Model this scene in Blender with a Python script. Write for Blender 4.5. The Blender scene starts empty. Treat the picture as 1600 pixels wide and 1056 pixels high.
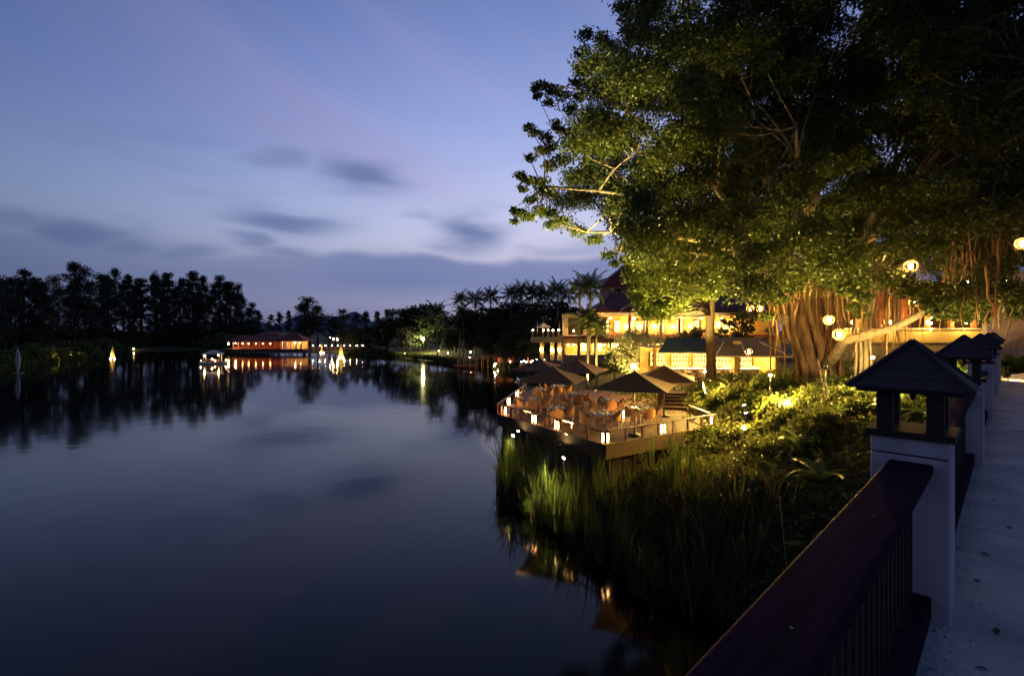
import bpy, math, random
import numpy as np
from mathutils import Vector, Matrix

random.seed(11)
rng = np.random.default_rng(11)
R = math.radians
PI = math.pi

# ------------------------------------------------------------------ camera
E = 7.6            # eye height above the lake (z = 0 is the water)
F = 766.0          # focal length in photograph pixels (1600 wide)
HX, HY = 800.0, 516.0
scene = bpy.context.scene
col = scene.collection
cam_d = bpy.data.cameras.new('camera')
cam_d.sensor_width = 36.0
cam_d.lens = F / 1600 * 36.0
cam_d.shift_y = -12 / 1600
cam_d.clip_start = 0.05
cam_d.clip_end = 6000
cam = bpy.data.objects.new('camera', cam_d)
cam.location = (0, 0, E)
cam.rotation_euler = (R(90), 0, 0)
col.objects.link(cam)
scene.camera = cam

# ------------------------------------------------------------------ render + view
scene.render.engine = 'CYCLES'
cy = scene.cycles
cy.use_denoising = True
try:
    cy.denoiser = 'OPENIMAGEDENOISE'
    cy.denoising_input_passes = 'RGB_ALBEDO_NORMAL'
    cy.denoising_prefilter = 'ACCURATE'
except Exception:
    pass
cy.use_adaptive_sampling = False
cy.max_bounces = 6
cy.diffuse_bounces = 3
cy.glossy_bounces = 3
cy.transmission_bounces = 4
cy.transparent_max_bounces = 8
cy.sample_clamp_indirect = 3.0
cy.caustics_reflective = False
cy.caustics_refractive = False
vs = scene.view_settings
vs.view_transform = 'Standard'
vs.look = 'None'
vs.exposure = 0.0
vs.gamma = 1.0

# ------------------------------------------------------------------ sky (dusk)
world = bpy.data.worlds.new('World')
scene.world = world
world.use_nodes = True
wt = world.node_tree
wt.nodes.clear()

def wn(kind, **kw):
    n = wt.nodes.new(kind)
    for k, v in kw.items():
        setattr(n, k, v)
    return n

def wlink(a, b):
    wt.links.new(a, b)

def wmath(op, a, b=None, clamp=False):
    n = wn('ShaderNodeMath', operation=op, use_clamp=clamp)
    for i, v in enumerate((a, b)):
        if v is None:
            continue
        if isinstance(v, (int, float)):
            n.inputs[i].default_value = v
        else:
            wlink(v, n.inputs[i])
    return n.outputs[0]

def wramp(fac, stops, interp='B_SPLINE'):
    n = wn('ShaderNodeValToRGB')
    n.color_ramp.interpolation = interp
    el = n.color_ramp.elements
    el[0].position, el[0].color = stops[0][0], (*stops[0][1], 1)
    el[1].position, el[1].color = stops[-1][0], (*stops[-1][1], 1)
    for p, c in stops[1:-1]:
        e = el.new(p)
        e.color = (*c, 1)
    wlink(fac, n.inputs[0])
    return n.outputs[0]

def wsmooth(v, lo, hi):
    n = wn('ShaderNodeMapRange', interpolation_type='SMOOTHSTEP', clamp=True)
    n.inputs[1].default_value, n.inputs[2].default_value = lo, hi
    wlink(v, n.inputs[0])
    return n.outputs[0]

tc = wn('ShaderNodeTexCoord')
sep = wn('ShaderNodeSeparateXYZ')
wlink(tc.outputs['Generated'], sep.inputs[0])
sx, sy, el_ = sep.outputs
az_ = wmath('ARCTAN2', sx, sy)
base = wramp(wmath('MAXIMUM', el_, 0.0), [
    (0.00, (.235, .225, .350)), (0.06, (.300, .295, .450)), (0.14, (.520, .520, .690)),
    (0.22, (.510, .565, .800)), (0.34, (.315, .400, .745)), (0.46, (.215, .295, .620)),
    (0.58, (.115, .180, .430)), (0.70, (.085, .140, .320)), (1.00, (.120, .150, .270))])
# after-glow: brightest over the far right end of the lake, dim away from it
daz = wmath('DIVIDE', wmath('SUBTRACT', az_, 0.12), 0.82)
glow = wmath('POWER', 2.718, wmath('MULTIPLY', wmath('MULTIPLY', daz, daz), -1.0))
fac = wmath('ADD', wmath('MULTIPLY', glow, 0.78), 0.22)
tint = wn('ShaderNodeMix', data_type='RGBA')
wlink(glow, tint.inputs['Factor'])
tint.inputs[6].default_value = (.70, .95, 1.22, 1)   # away from the afterglow the sky turns bluer
tint.inputs[7].default_value = (1.05, 1.0, .96, 1)
# noise used to fray the clouds; long exposure smears them sideways
cmb = wn('ShaderNodeCombineXYZ')
wlink(wmath('MULTIPLY', az_, 3.0), cmb.inputs[0])
wlink(wmath('MULTIPLY', el_, 13.0), cmb.inputs[1])
nz = wn('ShaderNodeTexNoise')
nz.inputs['Scale'].default_value = 1.3
nz.inputs['Detail'].default_value = 3.0
nz.inputs['Roughness'].default_value = 0.45
wlink(cmb.outputs[0], nz.inputs['Vector'])
nv = wmath('SUBTRACT', nz.outputs['Fac'], 0.5)
wa = wmath('ADD', az_, wmath('MULTIPLY', nv, 0.20))
we = wmath('ADD', el_, wmath('MULTIPLY', nv, 0.085))
cloud = None
for (px, py, wx, wy, amt) in [
        (562, 276, 52, 20, .80), (432, 252, 36, 11, .40), (462, 343, 68, 15, .75), (120, 366, 75, 20, .65),
        (215, 383, 60, 10, .55), (20, 345, 60, 14, .45), (732, 366, 44, 24, .90), (672, 336, 26, 10, .35),
        (392, 376, 36, 12, .6), (455, 400, 60, 14, .6), (300, 393, 40, 9, .5),
        (900, 392, 70, 12, .45), (840, 386, 40, 7, .3), (600, 396, 60, 9, .3)]:
    d = Vector((px - HX, F, HY - py)).normalized()
    a0, e0 = math.atan2(d.x, d.y), d.z
    hx, hy = wx / F * 1.3 * math.cos(a0) ** 2, wy / F * 1.3 * math.cos(a0)
    qa = wmath('DIVIDE', wmath('SUBTRACT', wa, a0), hx)
    qe = wmath('DIVIDE', wmath('SUBTRACT', we, e0), hy)
    q = wmath('ADD', wmath('MULTIPLY', qa, qa), wmath('MULTIPLY', qe, qe))
    g = wmath('MULTIPLY', wmath('POWER', 2.718, wmath('MULTIPLY', wmath('POWER', q, 1.25), -1.0)), amt)
    cloud = g if cloud is None else wmath('MAXIMUM', cloud, g)
# long bank low over the horizon, its upper edge billowing
cmb3 = wn('ShaderNodeCombineXYZ')
wlink(wmath('MULTIPLY', az_, 5.0), cmb3.inputs[0])
wlink(wmath('MULTIPLY', el_, 5.0), cmb3.inputs[1])
nb_ = wn('ShaderNodeTexNoise')
nb_.inputs['Scale'].default_value = 1.0
nb_.inputs['Detail'].default_value = 3.0
nb_.inputs['Roughness'].default_value = .4
wlink(cmb3.outputs[0], nb_.inputs['Vector'])
btop = wmath('ADD', wmath('MULTIPLY', wmath('SUBTRACT', nb_.outputs['Fac'], .5), .085), .145)
over = wmath('SUBTRACT', el_, btop)
bank = wmath('MULTIPLY', wsmooth(over, .010, -.016), wsmooth(el_, .030, .100))
bank = wmath('MULTIPLY', bank, wmath('ADD', .36, wmath('MULTIPLY', wsmooth(az_, -.62, -.18), .44)))
cloud = wmath('MAXIMUM', cloud, bank)
# the same kind of cloud goes on all round, low over the horizon
nz2 = wn('ShaderNodeTexNoise')
nz2.inputs['Scale'].default_value = 0.9
nz2.inputs['Detail'].default_value = 4.0
wlink(cmb.outputs[0], nz2.inputs['Vector'])
allround = wmath('MULTIPLY', wsmooth(nz2.outputs['Fac'], 0.52, 0.75),
                 wmath('MULTIPLY', wsmooth(el_, 0.42, 0.20), 0.30))
cloud = wmath('MAXIMUM', cloud, allround)
# high thin veil
cm2 = wn('ShaderNodeCombineXYZ')
wlink(wmath('ADD', wmath('MULTIPLY', az_, 1.6), wmath('MULTIPLY', el_, 1.3)), cm2.inputs[0])
wlink(wmath('ADD', wmath('MULTIPLY', el_, 6.0), wmath('MULTIPLY', az_, 1.9)), cm2.inputs[1])
nz3 = wn('ShaderNodeTexNoise')
nz3.inputs['Scale'].default_value = 1.1
nz3.inputs['Detail'].default_value = 4.0
wlink(cm2.outputs[0], nz3.inputs['Vector'])
vx = wmath('ADD', wmath('MULTIPLY', az_, .90), wmath('MULTIPLY', el_, .44))       # broad streak falling towards the afterglow
vy = wmath('SUBTRACT', wmath('MULTIPLY', el_, .90), wmath('MULTIPLY', az_, -.44))
vb = wmath('DIVIDE', wmath('SUBTRACT', vy, .135), .085)
streak = wmath('POWER', 2.718, wmath('MULTIPLY', wmath('MULTIPLY', vb, vb), -1.0))
streak = wmath('MULTIPLY', streak, wsmooth(el_, .18, .30))
veil = wmath('MULTIPLY', wmath('ADD', wmath('MULTIPLY', wsmooth(nz3.outputs['Fac'], 0.35, 0.80), .28), wmath('MULTIPLY', streak, wmath('MULTIPLY', nz3.outputs['Fac'], .85))), wsmooth(el_, .18, .34))
m1 = wn('ShaderNodeMix', data_type='RGBA')
wlink(veil, m1.inputs['Factor'])
wlink(base, m1.inputs[6])
m1.inputs[7].default_value = (.400, .365, .600, 1)
m2 = wn('ShaderNodeMix', data_type='RGBA')
wlink(cloud, m2.inputs['Factor'])
wlink(m1.outputs[2], m2.inputs[6])
m2.inputs[7].default_value = (.115, .170, .370, 1)
mt = wn('ShaderNodeMix', data_type='RGBA', blend_type='MULTIPLY')
mt.inputs['Factor'].default_value = 1.0
wlink(m2.outputs[2], mt.inputs[6])
wlink(tint.outputs[2], mt.inputs[7])
m3 = wn('ShaderNodeVectorMath', operation='SCALE')
wlink(mt.outputs[2], m3.inputs[0])
wlink(fac, m3.inputs['Scale'])
bg = wn('ShaderNodeBackground')
bg.inputs['Strength'].default_value = 1.14
wlink(m3.outputs[0], bg.inputs['Color'])
wo = wn('ShaderNodeOutputWorld')
wlink(bg.outputs[0], wo.inputs['Surface'])

# the last of the sun: below the tree line, only a breath of broad warm-pink light
sun_d = bpy.data.lights.new('sun', 'SUN')
sun_d.energy = 0.04
sun_d.angle = R(25)
sun_d.color = (1.0, .80, .72)
sun = bpy.data.objects.new('sun', sun_d)
sun.rotation_euler = (R(84), 0, R(173))
col.objects.link(sun)

# ------------------------------------------------------------------ materials
MATS = {}

def new_mat(name):
    m = bpy.data.materials.new(name)
    m.use_nodes = True
    nt = m.node_tree
    p = nt.nodes['Principled BSDF']
    return m, nt, p

def mat(name, c, rough=.7, c2=None, scale=6.0, bump=0.0, bscale=40.0, metal=0.0, detail=5.0, stretch=None, spec=None, coat=0.0):
    m, nt, p = new_mat(name)
    N, L = nt.nodes, nt.links
    p.inputs['Roughness'].default_value = rough
    p.inputs['Metallic'].default_value = metal
    if spec is not None:
        p.inputs['Specular IOR Level'].default_value = spec
    tcn = N.new('ShaderNodeTexCoord')
    vec = tcn.outputs['Object']
    if stretch:
        mp = N.new('ShaderNodeMapping')
        mp.inputs['Scale'].default_value = stretch
        L.new(vec, mp.inputs[0])
        vec = mp.outputs[0]
    if c2 is None:
        c2 = tuple(x * .72 for x in c)
    n1 = N.new('ShaderNodeTexNoise')
    n1.inputs['Scale'].default_value = scale
    n1.inputs['Detail'].default_value = detail
    L.new(vec, n1.inputs['Vector'])
    rp = N.new('ShaderNodeValToRGB')
    rp.color_ramp.elements[0].position = .32
    rp.color_ramp.elements[1].position = .68
    rp.color_ramp.elements[0].color = (*c2, 1)
    rp.color_ramp.elements[1].color = (*c, 1)
    L.new(n1.outputs['Fac'], rp.inputs[0])
    L.new(rp.outputs[0], p.inputs['Base Color'])
    if bump:
        n2 = N.new('ShaderNodeTexNoise')
        n2.inputs['Scale'].default_value = bscale
        n2.inputs['Detail'].default_value = 4
        L.new(vec, n2.inputs['Vector'])
        b = N.new('ShaderNodeBump')
        b.inputs['Strength'].default_value = bump
        b.inputs['Distance'].default_value = .02
        L.new(n2.outputs['Fac'], b.inputs['Height'])
        L.new(b.outputs[0], p.inputs['Normal'])
    MATS[name] = m
    return m

def leaf_mat(name, dark, light, trans=.35, rough=.5):
    m, nt, p = new_mat(name)
    N, L = nt.nodes, nt.links
    g = N.new('ShaderNodeNewGeometry')
    rp = N.new('ShaderNodeValToRGB')
    rp.color_ramp.elements[0].color = (*dark, 1)
    rp.color_ramp.elements[1].color = (*light, 1)
    L.new(g.outputs['Random Per Island'], rp.inputs[0])
    L.new(rp.outputs[0], p.inputs['Base Color'])
    p.inputs['Roughness'].default_value = rough
    p.inputs['Specular IOR Level'].default_value = .35
    t = N.new('ShaderNodeBsdfTranslucent')
    hs = N.new('ShaderNodeHueSaturation')
    hs.inputs['Value'].default_value = 1.25
    hs.inputs['Hue'].default_value = .485
    L.new(rp.outputs[0], hs.inputs['Color'])
    L.new(hs.outputs[0], t.inputs['Color'])
    mx = N.new('ShaderNodeMixShader')
    mx.inputs[0].default_value = trans
    L.new(p.outputs[0], mx.inputs[1])
    L.new(t.outputs[0], mx.inputs[2])
    L.new(mx.outputs[0], N['Material Output'].inputs['Surface'])
    MATS[name] = m
    return m

def emit(name, c, s):
    m = bpy.data.materials.new(name)
    m.use_nodes = True
    nt = m.node_tree
    nt.nodes.clear()
    e = nt.nodes.new('ShaderNodeEmission')
    e.inputs[0].default_value = (*c, 1)
    e.inputs[1].default_value = s
    o = nt.nodes.new('ShaderNodeOutputMaterial')
    nt.links.new(e.outputs[0], o.inputs['Surface'])
    MATS[name] = m
    return m

mat('concrete', (.72, .67, .64), .88, (.40, .38, .37), 1.6, .8, 26, detail=14)
mat('white_paint', (.84, .67, .68), .6, (.56, .43, .44), 3.5, .25, 40, stretch=(1.6, 1.6, .5), detail=9)
mat('maroon_paint', (.032, .011, .030), .75, (.017, .006, .016), 5, .05, 60, stretch=(6, .6, 6), spec=.05)
mat('dark_wood', (.050, .022, .016), .6, (.026, .012, .010), 6, .25, 40)
mat('roof_shingle', (.052, .024, .030), .65, (.030, .014, .020), 9, .3, 50)
mat('deck_wood', (.105, .052, .026), .75, (.060, .030, .016), 5, .3, 30, stretch=(1, 1, 6))
mat('fascia_wood', (.095, .048, .015), .8, (.050, .025, .009), 4, .3, 30, stretch=(1, 1, 5))
mat('rail_wood', (.13, .062, .035), .5, (.075, .036, .022), 5, .2, 30)
mat('wicker', (.64, .38, .15), .7, (.46, .25, .09), 60, .6, 120)
mat('cushion', (.36, .31, .23), .9, (.28, .24, .18), 10)
mat('table_frame', (.55, .38, .22), .55, (.42, .28, .15), 8)
mat('table_top', (.16, .17, .18), .22, (.10, .11, .12), 8)
mat('linen', (.75, .72, .66), .85)
mat('glassware', (.60, .65, .62), .12, (.45, .5, .5), 20)
mat('canopy_brown', (.15, .078, .036), .85, (.105, .052, .026), 3, .1, 80)
mat('canopy_grey', (.55, .47, .42), .85)
mat('metal_dark', (.03, .03, .03), .45, metal=.6)
mat('metal_pole', (.45, .40, .34), .35, metal=.7)
mat('bark', (.20, .12, .06), .9, (.050, .028, .015), 4, 1.0, 11, stretch=(1, 1, .3))
mat('bark_pale', (.32, .25, .14), .9, (.13, .10, .06), 5, 1.0, 11, stretch=(1, 1, .4))
mat('bark_dark', (.10, .075, .05), .9, (.05, .038, .028), 5, .5, 10)
mat('bark_deep', (.055, .036, .020), .95, (.03, .02, .012), 5, .6, 10)
mat('palm_bark', (.26, .20, .14), .9, (.15, .11, .075), 5, .5, 10, stretch=(1, 1, 5))
mat('cream_wall', (.72, .56, .27), .8, (.60, .45, .20), .5)
mat('pink_wall', (.50, .24, .18), .8, (.42, .19, .14), .6)
mat('terracotta', (.26, .055, .032), .7, (.17, .034, .022), 2.5, .5, 14, stretch=(1, 1, 1))
mat('maroon_tile', (.21, .050, .045), .75, (.13, .030, .030), 2.0, .5, 10)
mat('soffit', (.60, .42, .25), .7)
mat('interior', (.62, .45, .18), .8, (.42, .27, .10), 1.2)
mat('dark_interior', (.09, .06, .045), .8)
mat('awning_teal', (.018, .045, .050), .8, (.012, .032, .038), 2, .1, 60)
mat('awning_olive', (.16, .13, .055), .8, (.12, .095, .04), 2, .1, 60)
mat('white_trim', (.78, .72, .62), .5)
mat('stone', (.32, .27, .21), .85, (.2, .165, .13), 3, .5, 20)
mat('hut_wood', (.36, .11, .055), .7, (.22, .07, .04), 4, .3, 20)
mat('boat_paint', (.55, .50, .44), .5)
mat('foam', (.62, .68, .75), .6)
mat('hill_forest_haze', (.085, .125, .185), .95, (.060, .095, .150), .02, .0)  # forest colour with the blue of distant air mixed in
mat('dry_stem', (.26, .17, .09), .85, (.16, .10, .055), 12)
mat('dead_leaf', (.16, .085, .040), .8, (.08, .045, .022), 12)
mat('skin', (.35, .2, .13), .7)
mat('black_cloth', (.012, .012, .014), .9)
leaf_mat('leaf_fig', (.026, .048, .010), (.098, .122, .022), .38, .42)
leaf_mat('leaf_lime', (.060, .100, .018), (.150, .190, .040), .42, .45)
leaf_mat('leaf_shrub', (.045, .075, .018), (.120, .150, .035), .35, .5)
leaf_mat('leaf_ground', (.034, .058, .013), (.130, .150, .034), .3, .55)
leaf_mat('leaf_dark', (.018, .030, .014), (.050, .066, .026), .25, .7)
leaf_mat('leaf_needle', (.022, .034, .025), (.056, .072, .046), .2, .8)
leaf_mat('leaf_palm', (.035, .060, .015), (.090, .110, .030), .3, .45)
leaf_mat('leaf_broad', (.050, .095, .025), (.080, .140, .035), .4, .35)
leaf_mat('leaf_pale', (.16, .18, .10), (.34, .34, .20), .35, .5)
leaf_mat('reed', (.024, .048, .011), (.090, .125, .030), .3, .6)
leaf_mat('reed_dry', (.07, .05, .022), (.18, .13, .06), .25, .7)
leaf_mat('root_fibre', (.15, .08, .035), (.32, .18, .08), .1, .8)
WARM = (1.0, .58, .20)
AMBER = (1.0, .46, .13)
GOLD = (1.0, .66, .24)
emit('glow_lantern', (1.0, .52, .11), 130)
emit('glow_candle', (1.0, .48, .15), 85)
emit('glow_small', (1.0, .60, .24), 120)
emit('glow_far', (1.0, .60, .24), 260)
emit('glow_far_orange', (1.0, .36, .10), 70)
emit('glow_strip', (1.0, .62, .28), 9)
emit('glow_window', (1.0, .62, .16), 5.0)
emit('glow_shelf', (1.0, .60, .14), 3.2)
emit('glow_window_green', (.75, .85, .35), 1.2)
emit('glow_flood', (1.0, .86, .34), 1800)
emit('glow_lens', (1.0, .86, .45), 220)

# water: still in a long exposure
m, nt, p = new_mat('water')
p.inputs['Base Color'].default_value = (.001, .0016, .003, 1)
p.inputs['IOR'].default_value = 1.25
N, L = nt.nodes, nt.links
tcn = N.new('ShaderNodeTexCoord')
mp = N.new('ShaderNodeMapping')
mp.inputs['Scale'].default_value = (.05, .09, .05)
L.new(tcn.outputs['Object'], mp.inputs[0])
n1 = N.new('ShaderNodeTexNoise')
n1.inputs['Scale'].default_value = 1.0
n1.inputs['Detail'].default_value = 4
L.new(mp.outputs[0], n1.inputs['Vector'])
mr = N.new('ShaderNodeMapRange')
mr.inputs[1].default_value, mr.inputs[2].default_value = .35, .7
mr.inputs[3].default_value, mr.inputs[4].default_value = .048, .085
L.new(n1.outputs['Fac'], mr.inputs[0])
L.new(mr.outputs[0], p.inputs['Roughness'])
n2 = N.new('ShaderNodeTexNoise')
n2.inputs['Scale'].default_value = .45
n2.inputs['Detail'].default_value = 2
L.new(tcn.outputs['Object'], n2.inputs['Vector'])
b = N.new('ShaderNodeBump')
b.inputs['Strength'].default_value = .06
b.inputs['Distance'].default_value = .12
L.new(n2.outputs['Fac'], b.inputs['Height'])
L.new(b.outputs[0], p.inputs['Normal'])
MATS['water'] = m

# ground: grass, soil and leaf litter mixed by noise
m, nt, p = new_mat('ground')
N, L = nt.nodes, nt.links
tcn = N.new('ShaderNodeTexCoord')
n1 = N.new('ShaderNodeTexNoise')
n1.inputs['Scale'].default_value = .35
n1.inputs['Detail'].default_value = 8
L.new(tcn.outputs['Object'], n1.inputs['Vector'])
n2 = N.new('ShaderNodeTexNoise')
n2.inputs['Scale'].default_value = 7
n2.inputs['Detail'].default_value = 6
L.new(tcn.outputs['Object'], n2.inputs['Vector'])
rp = N.new('ShaderNodeValToRGB')
e = rp.color_ramp.elements
e[0].position, e[0].color = .38, (.055, .060, .018, 1)
e[1].position, e[1].color = .62, (.070, .090, .022, 1)
L.new(n1.outputs['Fac'], rp.inputs[0])
rp2 = N.new('ShaderNodeValToRGB')
e = rp2.color_ramp.elements
e[0].position, e[0].color = .3, (.45, .42, .36, 1)
e[1].position, e[1].color = .7, (1.15, 1.1, 1.0, 1)
L.new(n2.outputs['Fac'], rp2.inputs[0])
mx = N.new('ShaderNodeMix')
mx.data_type = 'RGBA'
mx.blend_type = 'MULTIPLY'
mx.inputs['Factor'].default_value = 1
L.new(rp.outputs[0], mx.inputs[6])
L.new(rp2.outputs[0], mx.inputs[7])
L.new(mx.outputs[2], p.inputs['Base Color'])
p.inputs['Roughness'].default_value = .95
b = N.new('ShaderNodeBump')
b.inputs['Strength'].default_value = .7
b.inputs['Distance'].default_value = .06
L.new(n2.outputs['Fac'], b.inputs['Height'])
L.new(b.outputs[0], p.inputs['Normal'])
MATS['ground'] = m

# fountain spray: thin white water, see-through; lit copy has yellow lamplight put into its colour
for nm, c, al in (('spray', (.85, .9, .95), .40), ('spray_lit', (1.0, .86, .45), .75)):
    m, nt, p = new_mat(nm)
    N, L = nt.nodes, nt.links
    p.inputs['Base Color'].default_value = (*c, 1)
    p.inputs['Roughness'].default_value = .6
    t = N.new('ShaderNodeBsdfTransparent')
    tl = N.new('ShaderNodeBsdfTranslucent')
    tl.inputs[0].default_value = (*c, 1)
    a1 = N.new('ShaderNodeMixShader')
    a1.inputs[0].default_value = .5
    L.new(p.outputs[0], a1.inputs[1])
    L.new(tl.outputs[0], a1.inputs[2])
    a2 = N.new('ShaderNodeMixShader')
    a2.inputs[0].default_value = al
    L.new(t.outputs[0], a2.inputs[1])
    L.new(a1.outputs[0], a2.inputs[2])
    L.new(a2.outputs[0], N['Material Output'].inputs['Surface'])
    MATS[nm] = m

# ------------------------------------------------------------------ helpers
def at(px, py, d):
    """world point seen at photograph pixel (px,py) at depth d"""
    return Vector(((px - HX) / F * d, d, E + (HY - py) / F * d))

def on(px, py, z):
    """world point at height z seen at the pixel"""
    d = (E - z) * F / (py - HY)
    return Vector(((px - HX) / F * d, d, z))

def link(o, parent=None):
    col.objects.link(o)
    if parent is not None:
        o.parent = parent
    return o

def tag(o, label=None, cat=None, group=None, kind=None):
    if label: o['label'] = label
    if cat: o['category'] = cat
    if group: o['group'] = group
    if kind: o['kind'] = kind
    return o

def thing(name, loc, label, cat, group=None, rz=0.0, sc=None):
    o = bpy.data.objects.new(name, None)
    o.empty_display_size = .2
    o.location = loc
    o.rotation_euler = (0, 0, rz)
    if sc: o.scale = sc if isinstance(sc, (tuple, list)) else (sc, sc, sc)
    link(o)
    return tag(o, label, cat, group)

def mesh_np(name, V, Fc, m, smooth=False):
    """V (n,3) float, Fc (m,k) int -> mesh datablock"""
    me = bpy.data.meshes.new(name)
    V = np.asarray(V, dtype=np.float32)
    Fc = np.asarray(Fc, dtype=np.int32)
    k = Fc.shape[1]
    me.vertices.add(len(V))
    me.vertices.foreach_set('co', V.ravel())
    me.loops.add(Fc.size)
    me.loops.foreach_set('vertex_index', Fc.ravel())
    me.polygons.add(len(Fc))
    me.polygons.foreach_set('loop_start', np.arange(0, Fc.size, k, dtype=np.int32))
    try:
        me.polygons.foreach_set('loop_total', np.full(len(Fc), k, dtype=np.int32))
    except Exception:
        pass
    if smooth:
        me.polygons.foreach_set('use_smooth', np.ones(len(Fc), dtype=bool))
    me.update(calc_edges=True)
    me.materials.append(MATS[m])
    return me

class MB:
    """collects polygons and links them as one mesh object"""
    def __init__(s):
        s.v, s.f, s.sm = [], [], []
    def face(s, pts, smooth=False):
        i = len(s.v)
        s.v += [tuple(p) for p in pts]
        s.f.append(tuple(range(i, i + len(pts))))
        s.sm.append(smooth)
        return s
    def box(s, x0, x1, y0, y1, z0, z1):
        i = len(s.v)
        s.v += [(x0, y0, z0), (x1, y0, z0), (x1, y1, z0), (x0, y1, z0), (x0, y0, z1), (x1, y0, z1), (x1, y1, z1), (x0, y1, z1)]
        for f in ((3, 2, 1, 0), (4, 5, 6, 7), (0, 1, 5, 4), (1, 2, 6, 5), (2, 3, 7, 6), (3, 0, 4, 7)):
            s.f.append(tuple(i + k for k in f))
            s.sm.append(False)
        return s
    def prism(s, poly, z0, z1):
        n, i = len(poly), len(s.v)
        s.v += [(x, y, z0) for x, y in poly] + [(x, y, z1) for x, y in poly]
        s.f.append(tuple(i + k for k in range(n - 1, -1, -1)))
        s.f.append(tuple(i + n + k for k in range(n)))
        for k in range(n):
            s.f.append((i + k, i + (k + 1) % n, i + n + (k + 1) % n, i + n + k))
        s.sm += [False] * (n + 2)
        return s
    def bar(s, a, b, w, h):
        """box beam from a to b"""
        a, b = Vector(a), Vector(b)
        d = (b - a).normalized()
        up = Vector((0, 0, 1)) if abs(d.z) < .9 else Vector((0, 1, 0))
        r = d.cross(up).normalized() * (w / 2)
        u = r.cross(d).normalized() * (h / 2)
        i = len(s.v)
        for c in (a, b):
            for q in (-r - u, r - u, r + u, -r + u):
                s.v.append(tuple(c + q))
        for f in ((3, 2, 1, 0), (4, 5, 6, 7), (0, 1, 5, 4), (1, 2, 6, 5), (2, 3, 7, 6), (3, 0, 4, 7)):
            s.f.append(tuple(i + k for k in f))
            s.sm.append(False)
        return s
    def tube(s, pts, rad, n=6, cap=True):
        pts = [Vector(p) for p in pts]
        if isinstance(rad, (int, float)):
            rad = [rad] * len(pts)
        i = len(s.v)
        prev = None
        for k, p in enumerate(pts):
            d = (pts[min(k + 1, len(pts) - 1)] - pts[max(k - 1, 0)]).normalized()
            if prev is None:
                up = Vector((0, 0, 1)) if abs(d.z) < .9 else Vector((1, 0, 0))
                r = d.cross(up).normalized()
            else:
                r = (prev - d * prev.dot(d)).normalized()
            prev = r
            u = r.cross(d)
            for j in range(n):
                a = 2 * PI * j / n
                s.v.append(tuple(p + (r * math.cos(a) + u * math.sin(a)) * rad[k]))
        for k in range(len(pts) - 1):
            for j in range(n):
                a, b = i + k * n + j, i + k * n + (j + 1) % n
                s.f.append((a, b, b + n, a + n))
                s.sm.append(True)
        if cap:
            s.f.append(tuple(i + j for j in range(n - 1, -1, -1)))
            s.f.append(tuple(i + (len(pts) - 1) * n + j for j in range(n)))
            s.sm += [False, False]
        return s
    def lathe(s, prof, n=12, c=(0, 0, 0)):
        i = len(s.v)
        for r, z in prof:
            for j in range(n):
                a = 2 * PI * j / n
                s.v.append((c[0] + r * math.cos(a), c[1] + r * math.sin(a), c[2] + z))
        for k in range(len(prof) - 1):
            for j in range(n):
                a, b = i + k * n + j, i + k * n + (j + 1) % n
                s.f.append((a, b, b + n, a + n))
                s.sm.append(True)
        s.f.append(tuple(i + j for j in range(n - 1, -1, -1)))
        s.f.append(tuple(i + (len(prof) - 1) * n + j for j in range(n)))
        s.sm += [False, False]
        return s
    def ball(s, c, r, n=8, m=5, sz=1.0):
        prof = [(max(r * math.sin(PI * k / m), r * .02), -r * sz * math.cos(PI * k / m)) for k in range(m + 1)]
        return s.lathe(prof, n, c)
    def mesh(s, name, m):
        me = bpy.data.meshes.new(name)
        me.from_pydata(s.v, [], s.f)
        me.polygons.foreach_set('use_smooth', s.sm)
        me.update()
        me.materials.append(MATS[m])
        return me
    def build(s, name, m, parent=None, loc=None, rz=0.0):
        o = bpy.data.objects.new(name, s.mesh(name, m))
        if loc is not None: o.location = loc
        o.rotation_euler = (0, 0, rz)
        return link(o, parent)

def inst(name, me, parent=None, loc=(0, 0, 0), rot=(0, 0, 0), sc=(1, 1, 1)):
    o = bpy.data.objects.new(name, me)
    o.location, o.rotation_euler, o.scale = loc, rot, sc
    return link(o, parent)

CHILD = {}
def copy_tree(o, parent=None, top=None):
    c = o.copy()
    link(c, parent)
    for ch in [q for q in col.objects if q.parent == o]:
        copy_tree(ch, c)
    return c

def bevel(o, w=.01, seg=2):
    md = o.modifiers.new('bevel', 'BEVEL')
    md.width, md.segments, md.limit_method = w, seg, 'ANGLE'
    return o

def unit(a):
    return a / (np.linalg.norm(a, axis=1, keepdims=True) + 1e-9)

def leaves(P, ln, wd, g, axis_bias=None, bias=0.0, jit=.35):
    """one folded leaf (two quads sharing a midrib) or rhombus per point: returns V (n*4,3), F (n,4)"""
    n = len(P)
    ax = g.normal(size=(n, 3))
    ax = unit(ax)
    if axis_bias is not None:
        ax = unit(ax * (1 - bias) + np.asarray(axis_bias) * bias)
    t = unit(np.cross(ax, g.normal(size=(n, 3))))
    nrm = np.cross(ax, t)
    l = ln * (1 + jit * g.uniform(-1, 1, (n, 1)))
    w = wd * (1 + jit * g.uniform(-1, 1, (n, 1)))
    V = np.empty((n, 4, 3))
    V[:, 0] = P - ax * l * .5
    V[:, 1] = P + t * w * .5 + nrm * w * .12 - ax * l * .08
    V[:, 2] = P + ax * l * .5
    V[:, 3] = P - t * w * .5 + nrm * w * .12 - ax * l * .08
    return V.reshape(-1, 3), np.arange(n * 4).reshape(n, 4)

def ball_pts(n, g, shell=.35):
    d = unit(g.normal(size=(n, 3)))
    r = g.uniform(0, 1, (n, 1)) ** shell
    return d * r

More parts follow.
